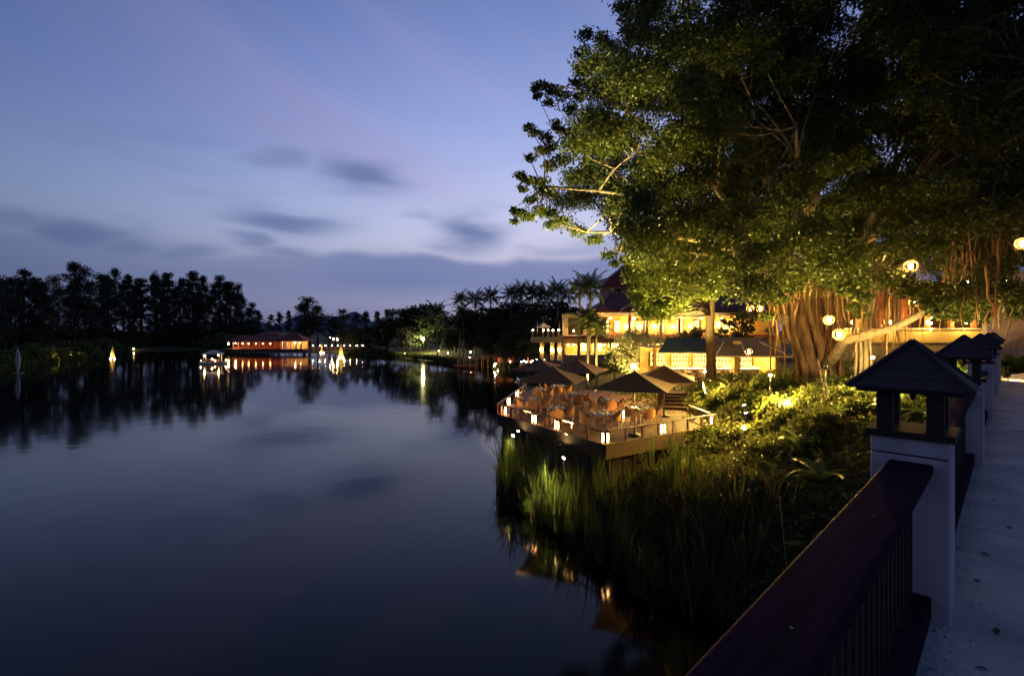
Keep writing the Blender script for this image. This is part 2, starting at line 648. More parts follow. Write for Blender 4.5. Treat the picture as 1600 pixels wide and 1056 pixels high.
def cat(*parts):
    V, Fc, k = [], [], 0
    for v, f in parts:
        V.append(v)
        Fc.append(f + k)
        k += len(v)
    return np.concatenate(V), np.concatenate(Fc)

ORD = ['first', 'second', 'third', 'fourth', 'fifth', 'sixth', 'seventh', 'eighth', 'ninth', 'tenth', 'eleventh', 'twelfth',
       'thirteenth', 'fourteenth', 'fifteenth', 'sixteenth', 'seventeenth', 'eighteenth', 'nineteenth', 'twentieth',
       'twenty-first', 'twenty-second', 'twenty-third', 'twenty-fourth', 'twenty-fifth', 'twenty-sixth', 'twenty-seventh',
       'twenty-eighth', 'twenty-ninth', 'thirtieth', 'thirty-first', 'thirty-second', 'thirty-third', 'thirty-fourth', 'thirty-fifth', 'thirty-sixth', 'thirty-seventh', 'thirty-eighth', 'thirty-ninth', 'fortieth', 'forty-first', 'forty-second', 'forty-third', 'forty-fourth', 'forty-fifth', 'forty-sixth', 'forty-seventh', 'forty-eighth', 'forty-ninth', 'fiftieth', 'fifty-first', 'fifty-second', 'fifty-third', 'fifty-fourth', 'fifty-fifth', 'fifty-sixth', 'fifty-seventh', 'fifty-eighth', 'fifty-ninth', 'sixtieth', 'sixty-first', 'sixty-second', 'sixty-third', 'sixty-fourth', 'sixty-fifth', 'sixty-sixth', 'sixty-seventh', 'sixty-eighth']

def uplight(loc, target, watts, label, angle=70, colr=(1.0, .72, .18), blend=.8, lens='glow_lens', size=.09, radius=.06):
    t = thing('garden_uplight', loc, label, 'uplight', 'garden uplights')
    d = (Vector(target) - Vector(loc)).normalized()
    q = d.to_track_quat('Z', 'Y').to_euler()
    h = MB().lathe([(size * .55, -size * 1.6), (size * .8, -size * .9), (size, 0), (size * .92, 0), (size * .8, -size * .2)], 10).build('housing', 'metal_dark', t)
    h.rotation_euler = q
    h.location = (0, 0, size * 1.7)
    ln = MB().lathe([(size * .78, -size * .22), (size * .70, -size * .16)], 10).build('lens', lens, t)
    ln.rotation_euler = q
    ln.location = (0, 0, size * 1.7)
    gz = max(-.2, H(loc[0], loc[1]) - .1) - loc[2]
    MB().tube([(0, 0, min(-.15, gz)), (0, 0, size * 1.2)], .02, 5).build('stake', 'metal_dark', t)
    ld = bpy.data.lights.new('uplight_beam', 'SPOT')
    ld.energy, ld.color, ld.spot_size, ld.spot_blend, ld.shadow_soft_size = watts, colr, R(angle), blend, radius
    lo = bpy.data.objects.new('uplight_beam', ld)
    lo.location = Vector((0, 0, size * 1.7)) + d * .04
    lo.rotation_euler = d.to_track_quat('-Z', 'Y').to_euler()
    link(lo, t)
    return t

# ------------------------------------------------------------------ terrain + lake
LAKE = np.array([(60, -60), (30, -20), (20, 0), (14, 5.0), (8.4, 9.4), (6.1, 12.3), (4.9, 16.0), (4.3, 19.3), (4.6, 23), (4.3, 28), (3.6, 34),
                 (2.4, 42), (2.2, 55), (1.6, 69), (0, 91), (-15, 114), (-38, 145), (-54, 162), (-72, 171), (-97, 173), (-125, 188),
                 (-137, 178), (-119, 139), (-109, 116), (-94, 90), (-100, 60), (-120, 20), (-130, -60)], float)
CTRL = np.array([(15, 25, 4.9), (20, 20, 5.5), (16, 15.5, 5.55), (13.5, 13.5, 5.0), (11, 23, 2.9), (9, 27, 2.35), (10, 33, 2.6), (9.0, 21.0, 2.6), (7.2, 19.5, 2.1), (12, 40, 3.35), (18, 38, 3.5),
                 (6, 45, 2.5), (5, 60, 3.0), (12, 70, 4.0), (30, 70, 4.3), (40, 40, 5.2), (30, 20, 5.9), (0, 105, 2.0), (-5, 125, 3.2), (-17, 142, 4.5),
                 (-40, 180, 3), (-80, 200, 1.2), (-130, 210, .8), (-150, 150, 1.5), (-120, 100, 1.4), (-140, 40, 1.5), (100, 100, 5), (0, 300, 4),
                 (-300, 300, 3), (300, 300, 6), (400, 0, 6), (-400, 0, 3), (22, 12, 5.6), (12, 30, 3.2), (20, 30, 5.0), (14, 20, 5.0), (12, 17, 4.9), (10.5, 14.5, 4.5), (9.2, 12.4, 3.9), (8.0, 15.0, 3.0), (8.3, 10.8, 3.4)], float)

def height(x, y):
    x = np.atleast_1d(np.asarray(x, float))
    y = np.atleast_1d(np.asarray(y, float))
    dmin = np.full(x.shape, 1e9)
    inside = np.zeros(x.shape, bool)
    n = len(LAKE)
    for i in range(n):
        ax, ay = LAKE[i]
        bx, by = LAKE[(i + 1) % n]
        dx, dy = bx - ax, by - ay
        t = np.clip(((x - ax) * dx + (y - ay) * dy) / (dx * dx + dy * dy), 0, 1)
        dmin = np.minimum(dmin, np.hypot(x - ax - t * dx, y - ay - t * dy))
        c = ((ay > y) != (by > y))
        with np.errstate(divide='ignore', invalid='ignore'):
            xi = (bx - ax) * (y - ay) / (by - ay if by != ay else 1e-9) + ax
        inside ^= c & (x < xi)
    w = 1.0 / (((x[..., None] - CTRL[:, 0]) ** 2 + (y[..., None] - CTRL[:, 1]) ** 2) + .5) ** 1.6
    P = (w * CTRL[:, 2]).sum(-1) / w.sum(-1)
    near = np.clip(1 - (np.hypot(x - 10, y - 20) - 14) / 20, 0, 1)
    slope = .16 + 1.1 * near
    up = P * (1 - np.exp(-dmin * slope / np.maximum(P, .5)))
    up = up + .05 * np.sin(x * 1.7 + y * .9) * np.sin(y * 1.3 - x * .6) * np.clip(dmin, 0, 1)
    return np.where(inside, -np.minimum(dmin * .35, 1.6) - .02, up + .03)

def H(x, y):
    return float(height(x, y)[0])

def axis(parts):
    a = []
    for lo, hi, st in parts:
        a += list(np.arange(lo, hi, st))
    a.append(parts[-1][1])
    return np.array(a)

gx = axis([(-3000, -600, 300), (-600, -200, 40), (-200, -20, 6), (-20, -2, 2), (-2, 22, .5), (22, 50, 2), (50, 200, 10), (200, 600, 50), (600, 3000, 300)])
gy = axis([(-300, -60, 30), (-60, 4, 6), (4, 46, .5), (46, 110, 2), (110, 240, 5), (240, 600, 40), (600, 3000, 300)])
GX, GY = np.meshgrid(gx, gy)
GZ = height(GX.ravel(), GY.ravel())
V = np.stack([GX.ravel(), GY.ravel(), GZ], 1)
nx, ny = len(gx), len(gy)
ii = (np.arange(ny - 1)[:, None] * nx + np.arange(nx - 1)[None, :]).ravel()
ground = link(bpy.data.objects.new('ground', mesh_np('ground', V, np.stack([ii, ii + 1, ii + nx + 1, ii + nx], 1), 'ground', True)))
tag(ground, kind='structure')
water = MB().face([(-320, -200, 0), (320, -200, 0), (320, 260, 0), (-320, 260, 0)]).build('water', 'water')
tag(water, kind='structure')

# far hills
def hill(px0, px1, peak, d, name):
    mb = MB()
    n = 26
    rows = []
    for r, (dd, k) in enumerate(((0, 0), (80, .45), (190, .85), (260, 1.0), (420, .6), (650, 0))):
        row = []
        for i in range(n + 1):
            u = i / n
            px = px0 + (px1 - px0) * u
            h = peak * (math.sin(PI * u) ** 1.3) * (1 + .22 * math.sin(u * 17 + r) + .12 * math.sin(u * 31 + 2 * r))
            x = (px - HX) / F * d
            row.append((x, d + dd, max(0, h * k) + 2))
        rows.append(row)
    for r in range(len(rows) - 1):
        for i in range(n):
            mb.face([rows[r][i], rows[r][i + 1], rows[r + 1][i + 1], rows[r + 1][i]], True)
    return tag(mb.build(name, 'hill_forest_haze'), kind='structure')
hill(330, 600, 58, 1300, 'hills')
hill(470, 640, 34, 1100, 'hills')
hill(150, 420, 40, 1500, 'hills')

# ------------------------------------------------------------------ bridge: walkway, piers, railing
BA = math.atan2(781, 766)
BU = Vector((math.sin(BA), math.cos(BA), 0))
BV = Vector((math.cos(BA), -math.sin(BA), 0))
BO = Vector((2.375, 2.66, 6.0))
def br(x, y, z=0.0):
    return BO + BV * x + BU * y + Vector((0, 0, z))

bw = bpy.data.objects.new('bridge_walkway', None)
bw.location, bw.rotation_euler = BO, (0, 0, -BA)
link(bw)
tag(bw, kind='structure')
MB().box(-.40, 3.3, -7, 19.4, -.50, -.075).build('bridge_slab', 'concrete', bw)
for k in range(9):     # cast concrete panels with open joints
    y0 = -7 + k * 2.93 + .10
    bevel(MB().box(-.398, 3.298, y0 + .010, y0 + 2.93 - .010, -.075, 0).build('paving_panel', 'concrete', bw), .008, 2)

def pillar_thing(k):
    names = ['white bridge pillar with little hipped roof nearest the camera', 'white roofed bridge pillar just behind the nearest one',
             'third white roofed pillar along the bridge railing', 'fourth roofed pillar along the railing, where the bridge meets land',
             'farthest roofed pillar at the end of the railing']
    t = thing('bridge_pillar', br(0, 4.5 * k), names[k], 'pillar', 'roofed pillars along the bridge', -BA)
    w = .352
    bevel(MB().box(-w, 0, 0, w, -.3, .885).build('shaft', 'white_paint', t), .006)
    bevel(MB().box(-w + .006, -.006, .006, w - .006, .885, .893).build('groove', 'metal_dark', t), .001)
    bevel(MB().box(-w, 0, 0, w, .893, .985).build('head_block', 'white_paint', t), .006)
    bevel(MB().box(-w - .025, .025, -.025, w + .025, .985, 1.025).build('cap_ledge', 'dark_wood', t), .004)
    for sx_ in (0, 1):
        for sy_ in (0, 1):
            x0 = -w + .025 + sx_ * (w - .05 - .075)
            y0 = .025 + sy_ * (w - .05 - .075)
            MB().box(x0, x0 + .075, y0, y0 + .075, 1.025, 1.275).build('post', 'dark_wood', t)
    # hipped roof in four lapped courses of boards, hip caps over the corners
    c = -w / 2, w / 2
    roof = MB().box(c[0] - .235, c[0] + .235, c[1] - .235, c[1] + .235, 1.245, 1.275).build('roof', 'dark_wood', t)
    h0, h1, hw = 1.272, 1.53, .272
    nC = 5
    for q in range(nC):
        f0, f1 = q / nC, (q + 1) / nC
        a, b = hw * (1 - f0) + .004, hw * (1 - f1)
        z0, z1 = h0 + (h1 - h0) * f0, h0 + (h1 - h0) * f1
        b = max(b, .004)
        mb = MB()
        P0 = [(c[0] + i * a, c[1] + j * a, z0 + .006) for i, j in ((-1, -1), (1, -1), (1, 1), (-1, 1))]
        P1 = [(c[0] + i * b, c[1] + j * b, z1 + .006) for i, j in ((-1, -1), (1, -1), (1, 1), (-1, 1))]
        Pu = [(x, y, z - .012) for x, y, z in P0]
        for i in range(4):
            j = (i + 1) % 4
            mb.face([P0[i], P0[j], P1[j], P1[i]])
            mb.face([Pu[i], Pu[j], P0[j], P0[i]])
        mb.face(Pu[::-1])
        mb.build('roof_course', 'roof_shingle', roof)
    for i, j in ((-1, -1), (1, -1), (1, 1), (-1, 1)):
        MB().bar((c[0] + i * (hw + .006), c[1] + j * (hw + .006), h0 + .006), (c[0], c[1], h1 + .012), .022, .014).build('hip_cap', 'roof_shingle', roof)
    MB().lathe([(.012, 0), (.02, .03), (.008, .05)], 8, (c[0], c[1], 1.19)).build('hanging_bulb', 'metal_dark', t)
for k in range(5):
    pillar_thing(k)

bal = MB().box(-.0125, .0125, -.0125, .0125, .125, .80).mesh('baluster', 'dark_wood')
for k in range(5):
    y0 = (-4.5 + .352 + 4.5 * (k - 1) + 4.5) if k else -4.3
    y1 = 4.5 * k
    if k: y0 = 4.5 * (k - 1) + .352
    lab = ['dark maroon bridge railing running out of the picture at the bottom', 'railing section between the nearest two white pillars',
           'railing section between the second and third white pillars', 'railing section between the third and fourth pillars',
           'last railing section before the farthest pillar'][k]
    t = thing('bridge_railing', br(0, 0), lab, 'railing', 'railing sections along the bridge', -BA)
    bevel(MB().box(-.262, -.067, y0 + .002, y1 - .002, .80, .857).build('handrail', 'maroon_paint', t), .010, 3)
    MB().box(-.20, -.13, y0 + .002, y1 - .002, .745, .80).build('upper_rail', 'dark_wood', t)
    bevel(MB().box(-.285, -.075, y0 + .002, y1 - .002, .003, .125).build('plinth', 'maroon_paint', t), .006)
    n = int((y1 - y0) / .105)
    for i in range(n):
        inst('baluster', bal, t, (-.165, y0 + (i + .5) * (y1 - y0) / n, 0))
    if k == 0:
        for i, yy in enumerate((-.12, -1.15, -2.2)):
            MB().lathe([(.005, 0), (.005, .0008), (.003, .0012)], 8, (-.15, yy, .857)).build('screw_head', 'metal_pole', t)

# fallen leaves on the concrete
lf = MB()
lf.face([(-.03, 0, 0), (0, -.014, .006), (.034, 0, .003), (0, .014, .008)])
lfm = lf.mesh('fallen_leaf', 'dead_leaf')
pts_l = [(.10, 1.3), (.22, 2.1), (.12, 2.9), (.35, .4), (.18, .1), (.5, 3.6), (.25, 4.6), (.9, 2.5), (.14, -.35), (.6, 6.0), (.2, 5.4), (1.1, 5.2), (.08, .75), (.3, 7.5), (.42, 1.7)]
for i, (x, y) in enumerate(pts_l):
    o = inst('fallen_leaf', lfm, None, br(x, y, .004), (random.uniform(-.2, .2), random.uniform(-.2, .2), random.uniform(0, 6)), [random.uniform(.7, 1.5)] * 3)
    tag(o, 'dry fallen leaf on the concrete walkway, ' + ORD[sorted(q[1] for q in pts_l).index(y)] + ' nearest to the camera', 'leaf', 'fallen leaves on the walkway')

g = np.random.default_rng(3)
n = 900
xx = np.abs(g.normal(0, .10, n)) - .06
far_ = g.uniform(0, 1, n) < .25
xx = np.where(far_, g.uniform(0, 2.4, n), xx)
yy = g.uniform(-2.5, 14, n)
inp = np.mod(yy, 4.5) < .40
xx = np.where(inp & (xx < .03), .03 + np.abs(g.normal(0, .06, n)), xx)
P = np.stack([BO.x + BV.x * xx + BU.x * yy, BO.y + BV.y * xx + BU.y * yy, np.full(n, BO.z + .006)], 1)
V, Fc = leaves(P, .022, .012, g, None, 0, .8)
V[:, 2] = BO.z + .003 + np.abs(V[:, 2] - BO.z - .006) * .35
tag(link(bpy.data.objects.new('grit', mesh_np('grit', V, Fc, 'dead_leaf'))), 'scattered grit and leaf crumbs along the foot of the railing', 'grit', kind='stuff')

# path that carries on from the bridge
pe = br(1.45, 19.4)
mb = MB()
pp = [br(-.5, 19.45, -.03), br(3.4, 19.45, -.03), br(5.2, 24, -.03), br(9.5, 28.5, -.03), br(16, 31, -.03), br(15, 35, -.03), br(6.5, 32, -.03), br(1.2, 26, -.03)]
mb.face(pp)
o = mb.build('garden_path', 'concrete')
tag(o, kind='structure')

# ------------------------------------------------------------------ dining deck over the water
DC = Vector((3.8, 20.0, 0))
DA = Vector((.844, .536, 0)).normalized()
DB = Vector((-.536, .844, 0)).normalized()
DZ = 2.95
def dk(s, t, z=0.0):
    return DC + DA * s + DB * t + Vector((0, 0, DZ + z))
def dk_inv(p):
    q = Vector((p[0], p[1], 0)) - DC
    return q.dot(DA), q.dot(DB)
DPOLY = [(0, 0), (7.5, 0), dk_inv((9.6, 33)), dk_inv((7, 38)), dk_inv((.9, 37.5)), (0, 8.55)]
deck = thing('dining_deck', (DC.x, DC.y, 0), 'brown timber dining deck on stilts above the reeds', 'deck', None, math.atan2(DA.y, DA.x))
def clip_strip(poly, t0, t1):
    """s-interval of the polygon around the middle of the strip"""
    tm = (t0 + t1) / 2
    xs = []
    for i in range(len(poly)):
        (ax, ay), (bx, by) = poly[i], poly[(i + 1) % len(poly)]
        if (ay > tm) != (by > tm):
            xs.append(ax + (bx - ax) * (tm - ay) / (by - ay))
    return (min(xs), max(xs)) if len(xs) >= 2 else None
mb = MB()
tmax = max(p[1] for p in DPOLY)
tmin = min(p[1] for p in DPOLY)
t0 = tmin
while t0 < tmax - .05:
    r = clip_strip(DPOLY, t0, t0 + .14)
    if r:
        jz = random.uniform(-.003, .003)
        mb.box(r[0] + .03, r[1] - .03, t0 + .004, t0 + .136, DZ - .035 + jz, DZ + jz)
    t0 += .14
tag(mb.build('deck_boards', 'deck_wood', deck), kind='stuff')
# fascia: two boards on every visible edge, then joists and stilts
def edge_boards(p, q, mats='fascia_wood'):
    p, q = Vector((p[0], p[1], 0)), Vector((q[0], q[1], 0))
    d = (q - p).normalized()
    nrm = Vector((d.y, -d.x, 0))
    for k, (z0, z1, off) in enumerate(((DZ - .24, DZ + .004, .02), (DZ - .46, DZ - .246, .012), (DZ - .62, DZ - .466, .004))):
        a, b = p + nrm * off, q + nrm * off
        MB().bar((a.x, a.y, (z0 + z1) / 2), (b.x, b.y, (z0 + z1) / 2), .05, z1 - z0).build('fascia_board', mats, deck)
for i in (0, 4, 5, 1):
    edge_boards(DPOLY[i], DPOLY[(i + 1) % len(DPOLY)])
for i in (0, 4, 5, 1):
    p_, q_ = Vector((*DPOLY[i], 0)), Vector((*DPOLY[(i + 1) % 6], 0))
    d_ = (q_ - p_).normalized()
    n_ = Vector((d_.y, -d_.x, 0)) * -.28
    k_ = int((q_ - p_).length / .6)
    for j in range(k_):       # dark slatted skirt under the fascia
        a = p_.lerp(q_, (j + .5) / k_) + n_
        e_ = d_ * .27
        MB().bar((a - e_) + Vector((0, 0, 1.55)), (a + e_) + Vector((0, 0, 1.55)), .04, 1.6).build('skirt_panel', 'dark_wood', deck)
stilt = MB().lathe([(.11, -1.5), (.11, DZ - .12)], 8).mesh('stilt', 'dark_wood')
for s_ in (.4, 2.6, 4.8, 6.9):
    for t_ in (.4, 3.0, 5.6, 8.0, 11.5):
        if s_ > 5 and t_ > 8 or t_ > 10 and s_ < 3: continue
        inst('stilt', stilt, deck, (s_, t_, 0))

def deck_rail(p, q, label, posts, end=True):
    """low railing: flat top rail on short posts; p,q in deck coordinates"""
    P, Q = dk(*p), dk(*q)
    t = thing('deck_railing', P, label, 'railing', 'low railings round the dining deck', math.atan2((Q - P).y, (Q - P).x))
    ln = (Q - P).length
    bevel(MB().box(0, ln, -.055, .055, .50, .545).build('top_rail', 'rail_wood', t), .006)
    for k in range(posts):
        x = .06 + (ln - .12) * k / (posts - 1)
        MB().box(x - .045, x + .045, -.04, .04, .0, .50).build('post', 'rail_wood', t)
    return t
deck_rail((.12, .12), (.12, 8.45), 'low railing on the lake side of the dining deck', 9)
deck_rail((.24, .12), (7.4, .12), 'low railing on the bridge side of the dining deck', 8)
a_, b_ = dk_inv((-.75, 27.4)), dk_inv((1.0, 37.2))
deck_rail((a_[0], a_[1] + .1), b_, 'low railing running back along the far lake edge of the deck', 9)
a_ = dk_inv((9.85, 24.4))
deck_rail(a_, dk_inv((9.75, 27.0)), 'short railing at the landward end of the deck', 4)

def deck_lantern(p, label, rz=0.0):
    t = thing('deck_lantern', dk(*p), label, 'lantern', 'post lights along the deck edge', rz)
    MB().box(-.035, .035, -.035, .035, 0, .46).build('post', 'dark_wood', t)
    MB().box(-.17, .17, -.05, .05, .002, .03).build('base_plate', 'rail_wood', t)
    for s in (-1, 1):
        MB().lathe([(.03, .05), (.034, .10), (.034, .36), (.026, .42)], 8, (s * .105, -.0, 0)).build('light_tube', 'glow_candle', t)
    MB().box(-.16, .16, -.05, .05, .43, .46).build('cap', 'rail_wood', t)
ea = math.atan2(DA.y, DA.x)
deck_lantern((.26, 8.2), 'twin-tube post light at the lakeward corner of the deck', ea + R(60))
deck_lantern((.10, 5.2), 'twin-tube post light midway along the lake side of the deck', ea + R(90))
deck_lantern((.10, 3.35), 'twin-tube post light nearer the front corner on the lake side', ea + R(90))
deck_lantern((.14, .14), 'twin-tube post light at the front corner of the deck', 0)
deck_lantern((3.6, .10), 'twin-tube post light midway along the bridge side of the deck', ea)
deck_lantern((7.25, .14), 'twin-tube post light at the landward corner of the deck', ea)
deck_lantern(dk_inv((-.2, 30.5)), 'twin-tube post light on the far lake edge of the deck', ea + R(30))
deck_lantern(dk_inv((.35, 34.2)), 'twin-tube post light at the back of the far lake edge', ea + R(30))
deck_lantern(dk_inv((5.75, 25.7)), 'twin-tube floor light between the tables in mid deck', 0)

# ---- furniture
def chair_meshes():
    # wicker tub chair, facing +y (sitter looks to +y); back at -y
    out = {}
    n = 18
    outer, inner = [], []
    sh = MB()
    ring = []
    for i in range(n + 1):
        a = PI * (1.12) * (i / n) - PI * .06            # sweep from the right arm, round the back, to the left arm
        c, s_ = math.cos(a), math.sin(a)
        back = max(0.0, s_)
        top = .62 + .25 * back ** 1.6
        rx, ry = .31, .30
        flare = 1.0 + .08 * back
        ring.append(((rx * c * .95, -ry * s_ * .95 + .02, .36), (rx * c * flare, -ry * s_ * flare + .02, top)))
    th = .035
    for i in range(n):
        (b0, t0_), (b1, t1_) = ring[i], ring[i + 1]
        def inn(p): return (p[0] * (1 - th / .31), (p[1] - .02) * (1 - th / .30) + .02, p[2])
        sh.face([b0, b1, t1_, t0_], True)
        sh.face([inn(b1), inn(b0), inn(t0_), inn(t1_)], True)
        sh.face([t0_, t1_, inn(t1_), inn(t0_)], True)
        sh.face([b1, b0, inn(b0), inn(b1)], True)
    for i in (0, n):
        b0, t0_ = ring[i]
        q = [b0, t0_, inn(t0_), inn(b0)]
        sh.face(q if i else q[::-1])
    out['backrest'] = sh.mesh('backrest', 'wicker')
    out['seat'] = MB().box(-.29, .29, -.24, .27, .34, .40).mesh('seat', 'wicker')
    cu = MB().box(-.25, .25, -.21, .25, .402, .46)
    out['cushion'] = cu.mesh('cushion', 'cushion')
    out['leg'] = MB().tube([(0, 0, 0), (0, 0, .345)], [.016, .022], 6).mesh('leg', 'table_frame')
    return out
CM = chair_meshes()
def chair(loc, rz, label):
    t = thing('wicker_chair', loc, label, 'chair', 'wicker chairs on the dining deck', rz)
    for k in ('backrest', 'seat', 'cushion'):
        inst(k, CM[k], t)
    for x in (-.24, .24):
        for y in (-.2, .23):
            inst('leg', CM['leg'], t, (x, y, 0))
TM = {'table_top': MB().box(-.45, .45, -.45, .45, .715, .745).mesh('table_top', 'table_top'),
      'apron': MB().box(-.42, .42, -.42, .42, .65, .714).mesh('apron', 'table_frame'),
      'leg': MB().box(-.028, .028, -.028, .028, 0, .65).mesh('leg', 'table_frame')}
PLATE = MB().lathe([(.06, 0), (.115, .014), (.12, .018), (.07, .008)], 14).mesh('plate', 'linen')
NAPKIN = MB()
for a in range(4):
    p0, p1 = (.05 * math.cos(a * PI / 2), .05 * math.sin(a * PI / 2), 0), (.05 * math.cos((a + 1) * PI / 2), .05 * math.sin((a + 1) * PI / 2), 0)
    NAPKIN.face([p0, p1, (0, 0, .14)])
NAPKIN = NAPKIN.mesh('napkin', 'linen')
GLASS = MB().lathe([(.032, 0), (.03, .004), (.005, .01), (.005, .075), (.02, .09), (.036, .13), (.030, .19)], 8).mesh('wine_glass', 'glassware')
def table(loc, rz, desc, sides):
    t = thing('dining_table', loc, 'square dining table laid for a meal, ' + desc, 'table', 'laid tables on the dining deck', rz)
    inst('table_top', TM['table_top'], t)
    inst('apron', TM['apron'], t)
    for x in (-.40, .40):
        for y in (-.40, .40):
            inst('leg', TM['leg'], t, (x, y, 0))
    M = Matrix.Rotation(rz, 4, 'Z')
    L0 = Vector(loc)
    for i, a in enumerate((0, 90, 180, 270)):
        q = Matrix.Rotation(R(a), 4, 'Z')
        for nm, me, (x, y), ct in (('plate', PLATE, (0, -.30), 'plate'), ('napkin', NAPKIN, (-.0, -.30), 'napkin'), ('wine_glass', GLASS, (.16, -.20), 'glass')):
            z = .745 + (.008 if nm == 'napkin' else 0)
            o = inst(nm, me, None, L0 + M @ (q @ Vector((x, y, z))), (0, 0, rz + R(a)))
            side = ['bridge side', 'land side', 'far side', 'lake side'][i]
            tag(o, {'plate': 'white plate on the ', 'napkin': 'folded white napkin on the ', 'wine_glass': 'stemmed glass on the '}[nm] + side + ' of the table ' + desc, ct,
                {'plate': 'plates on the deck tables', 'napkin': 'napkins on the deck tables', 'wine_glass': 'glasses on the deck tables'}[nm])
    for sd in sides:
        a = {'f': 0, 'r': 90, 'b': 180, 'l': 270}[sd]
        q = Matrix.Rotation(R(a), 4, 'Z')
        o = .66 + random.uniform(-.06, .10)
        wr = {'f': 'bridge side', 'r': 'land side', 'b': 'far side', 'l': 'lake side'}[sd]
        chair(L0 + M @ (q @ Vector((random.uniform(-.06, .06), -o, 0))), rz + R(a) + random.uniform(-.12, .12), 'wicker tub chair on the ' + wr + ' of the table ' + desc)
for (px, py, rz, desc, sides) in [
        (938, 646, 6, 'nearest the front corner', 'rbl'), (868, 637, -4, 'third from the lake railing', 'frb'),
        (834, 624, -8, 'close to the lakeward corner', 'frlb'), (1004, 637, 14, 'under the front umbrella', 'frbl'),
        (948, 625, 4, 'in the middle of the deck', 'frbl'), (842, 609, -6, 'along the far lake edge', 'frb'),
        (900, 616, 2, 'behind the mid-deck pole', 'frl'), (872, 603, 0, 'at the back of the deck', 'frl')]:
    p = on(px, py, DZ + .745)
    table((p.x, p.y, DZ), R(rz), desc, sides)

def umbrella(loc, rz, hgt, half, label, brown='canopy_brown', group='square brown parasols over the deck'):
    t = thing('parasol', loc, label, 'parasol', group, rz)
    MB().tube([(0, 0, .05), (0, 0, hgt - .02)], .028, 8).build('pole', 'metal_pole', t)
    MB().lathe([(.34, 0), (.34, .05), (.05, .09), (.05, .25)], 14).build('base', 'metal_dark', t)
    drop = hgt - .72
    c = [(half, half), (-half, half), (-half, -half), (half, -half)]
    for i in range(4):
        a, b = c[i], c[(i + 1) % 4]
        mb = MB()
        n, m_ = 6, 6
        g = [[None] * (m_ + 1) for _ in range(n + 1)]
        for r in range(n + 1):
            f = r / n
            for s_ in range(m_ + 1):
                u = s_ / m_
                x, y = (a[0] * (1 - u) + b[0] * u) * f, (a[1] * (1 - u) + b[1] * u) * f
                sag = .16 * f * math.sin(PI * u) * (.5 + .5 * f)
                pull = 1 - .05 * math.sin(PI * u) * f
                z = hgt - (hgt - drop) * (f ** .92) - sag * .35
                g[r][s_] = (x * pull, y * pull, z)
        for r in range(n):
            for s_ in range(m_):
                if r == 0:
                    mb.face([g[0][0], g[1][s_], g[1][s_ + 1]], True)
                else:
                    mb.face([g[r][s_], g[r + 1][s_], g[r + 1][s_ + 1], g[r][s_ + 1]], True)
        mb.build('canopy_panel', brown, t)
    for (x, y) in c:
        MB().tube([(x * .06, y * .06, hgt - .09), (x * .98, y * .98, drop - .025)], .012, 5).build('rib', 'metal_pole', t)
        MB().tube([(x * .02, y * .02, drop - .05), (x * .5, y * .5, (hgt + drop) / 2 - .04)], .010, 5).build('strut', 'metal_pole', t)
    MB().lathe([(.03, -.03), (.05, .0), (.035, .05), (.012, .10)], 8, (0, 0, hgt)).build('finial', 'dark_wood', t)
    return t
UR = R(-69 - 45)
umbrella((5.42, 21.7, DZ), UR, 2.86, 1.60, 'brown square parasol nearest the camera on the deck')
umbrella((8.25, 26.6, DZ), UR + .1, 2.74, 1.62, 'brown square parasol at the landward side, beside the steps')
umbrella((4.15, 31.2, DZ), UR - .05, 2.80, 1.65, 'brown square parasol in the middle of the back row')
umbrella((2.2, 26.2, DZ), UR + .05, 2.72, 1.60, 'brown square parasol near the lake railing')
umbrella((1.9, 33.2, DZ), UR, 2.75, 1.60, 'brown square parasol at the far lakeward corner of the deck')

# steps and boardwalk from the deck up to the bar
st = thing('deck_steps', (9.9, 28.6, 0), 'timber steps and landing from the deck up to the bar', 'steps', None, R(-14))
for k in range(4):
    bevel(MB().box(-1.0, 1.1, k * .42, k * .42 + .46, DZ + .02 + k * .16 - .06, DZ + .16 + k * .16).build('tread', 'deck_wood', st), .008)
for k in range(9):
    MB().box(-1.3, 1.4, 1.72 + k * .17, 1.72 + k * .17 + .16, DZ + .72, DZ + .76).build('landing_plank', 'deck_wood', st)
MB().box(-1.25, 1.35, 1.74, 3.2, DZ + .45, DZ + .715).build('landing_frame', 'fascia_wood', st)
for x in (-1.2, 1.3):
    for y in (.1, 1.8, 3.15):
        MB().box(x - .05, x + .05, y - .05, y + .05, 1.4, DZ + (1.0 if y < 1 else 1.75)).build('post', 'dark_wood', st)
    MB().bar((x, .1, DZ + 1.0), (x, 1.8, DZ + 1.72), .07, .05).build('handrail', 'rail_wood', st)
    MB().bar((x, 1.8, DZ + 1.72), (x, 3.15, DZ + 1.72), .07, .05).build('handrail', 'rail_wood', st)

# ------------------------------------------------------------------ the big fig tree
emit('glow_hotel', (1.0, .58, .12), 1200)
MATS['glow_lantern'].node_tree.nodes['Emission'].inputs[1].default_value = 1300
def in_poly(px, py, poly):
    c = False
    for i in range(len(poly)):
        (ax, ay), (bx, by) = poly[i], poly[(i + 1) % len(poly)]
        if (ay > py) != (by > py) and px < (bx - ax) * (py - ay) / (by - ay) + ax:
            c = not c
    return c
def proj(p):
    return HX + F * p[0] / p[1], HY + F * (E - p[2]) / p[1]

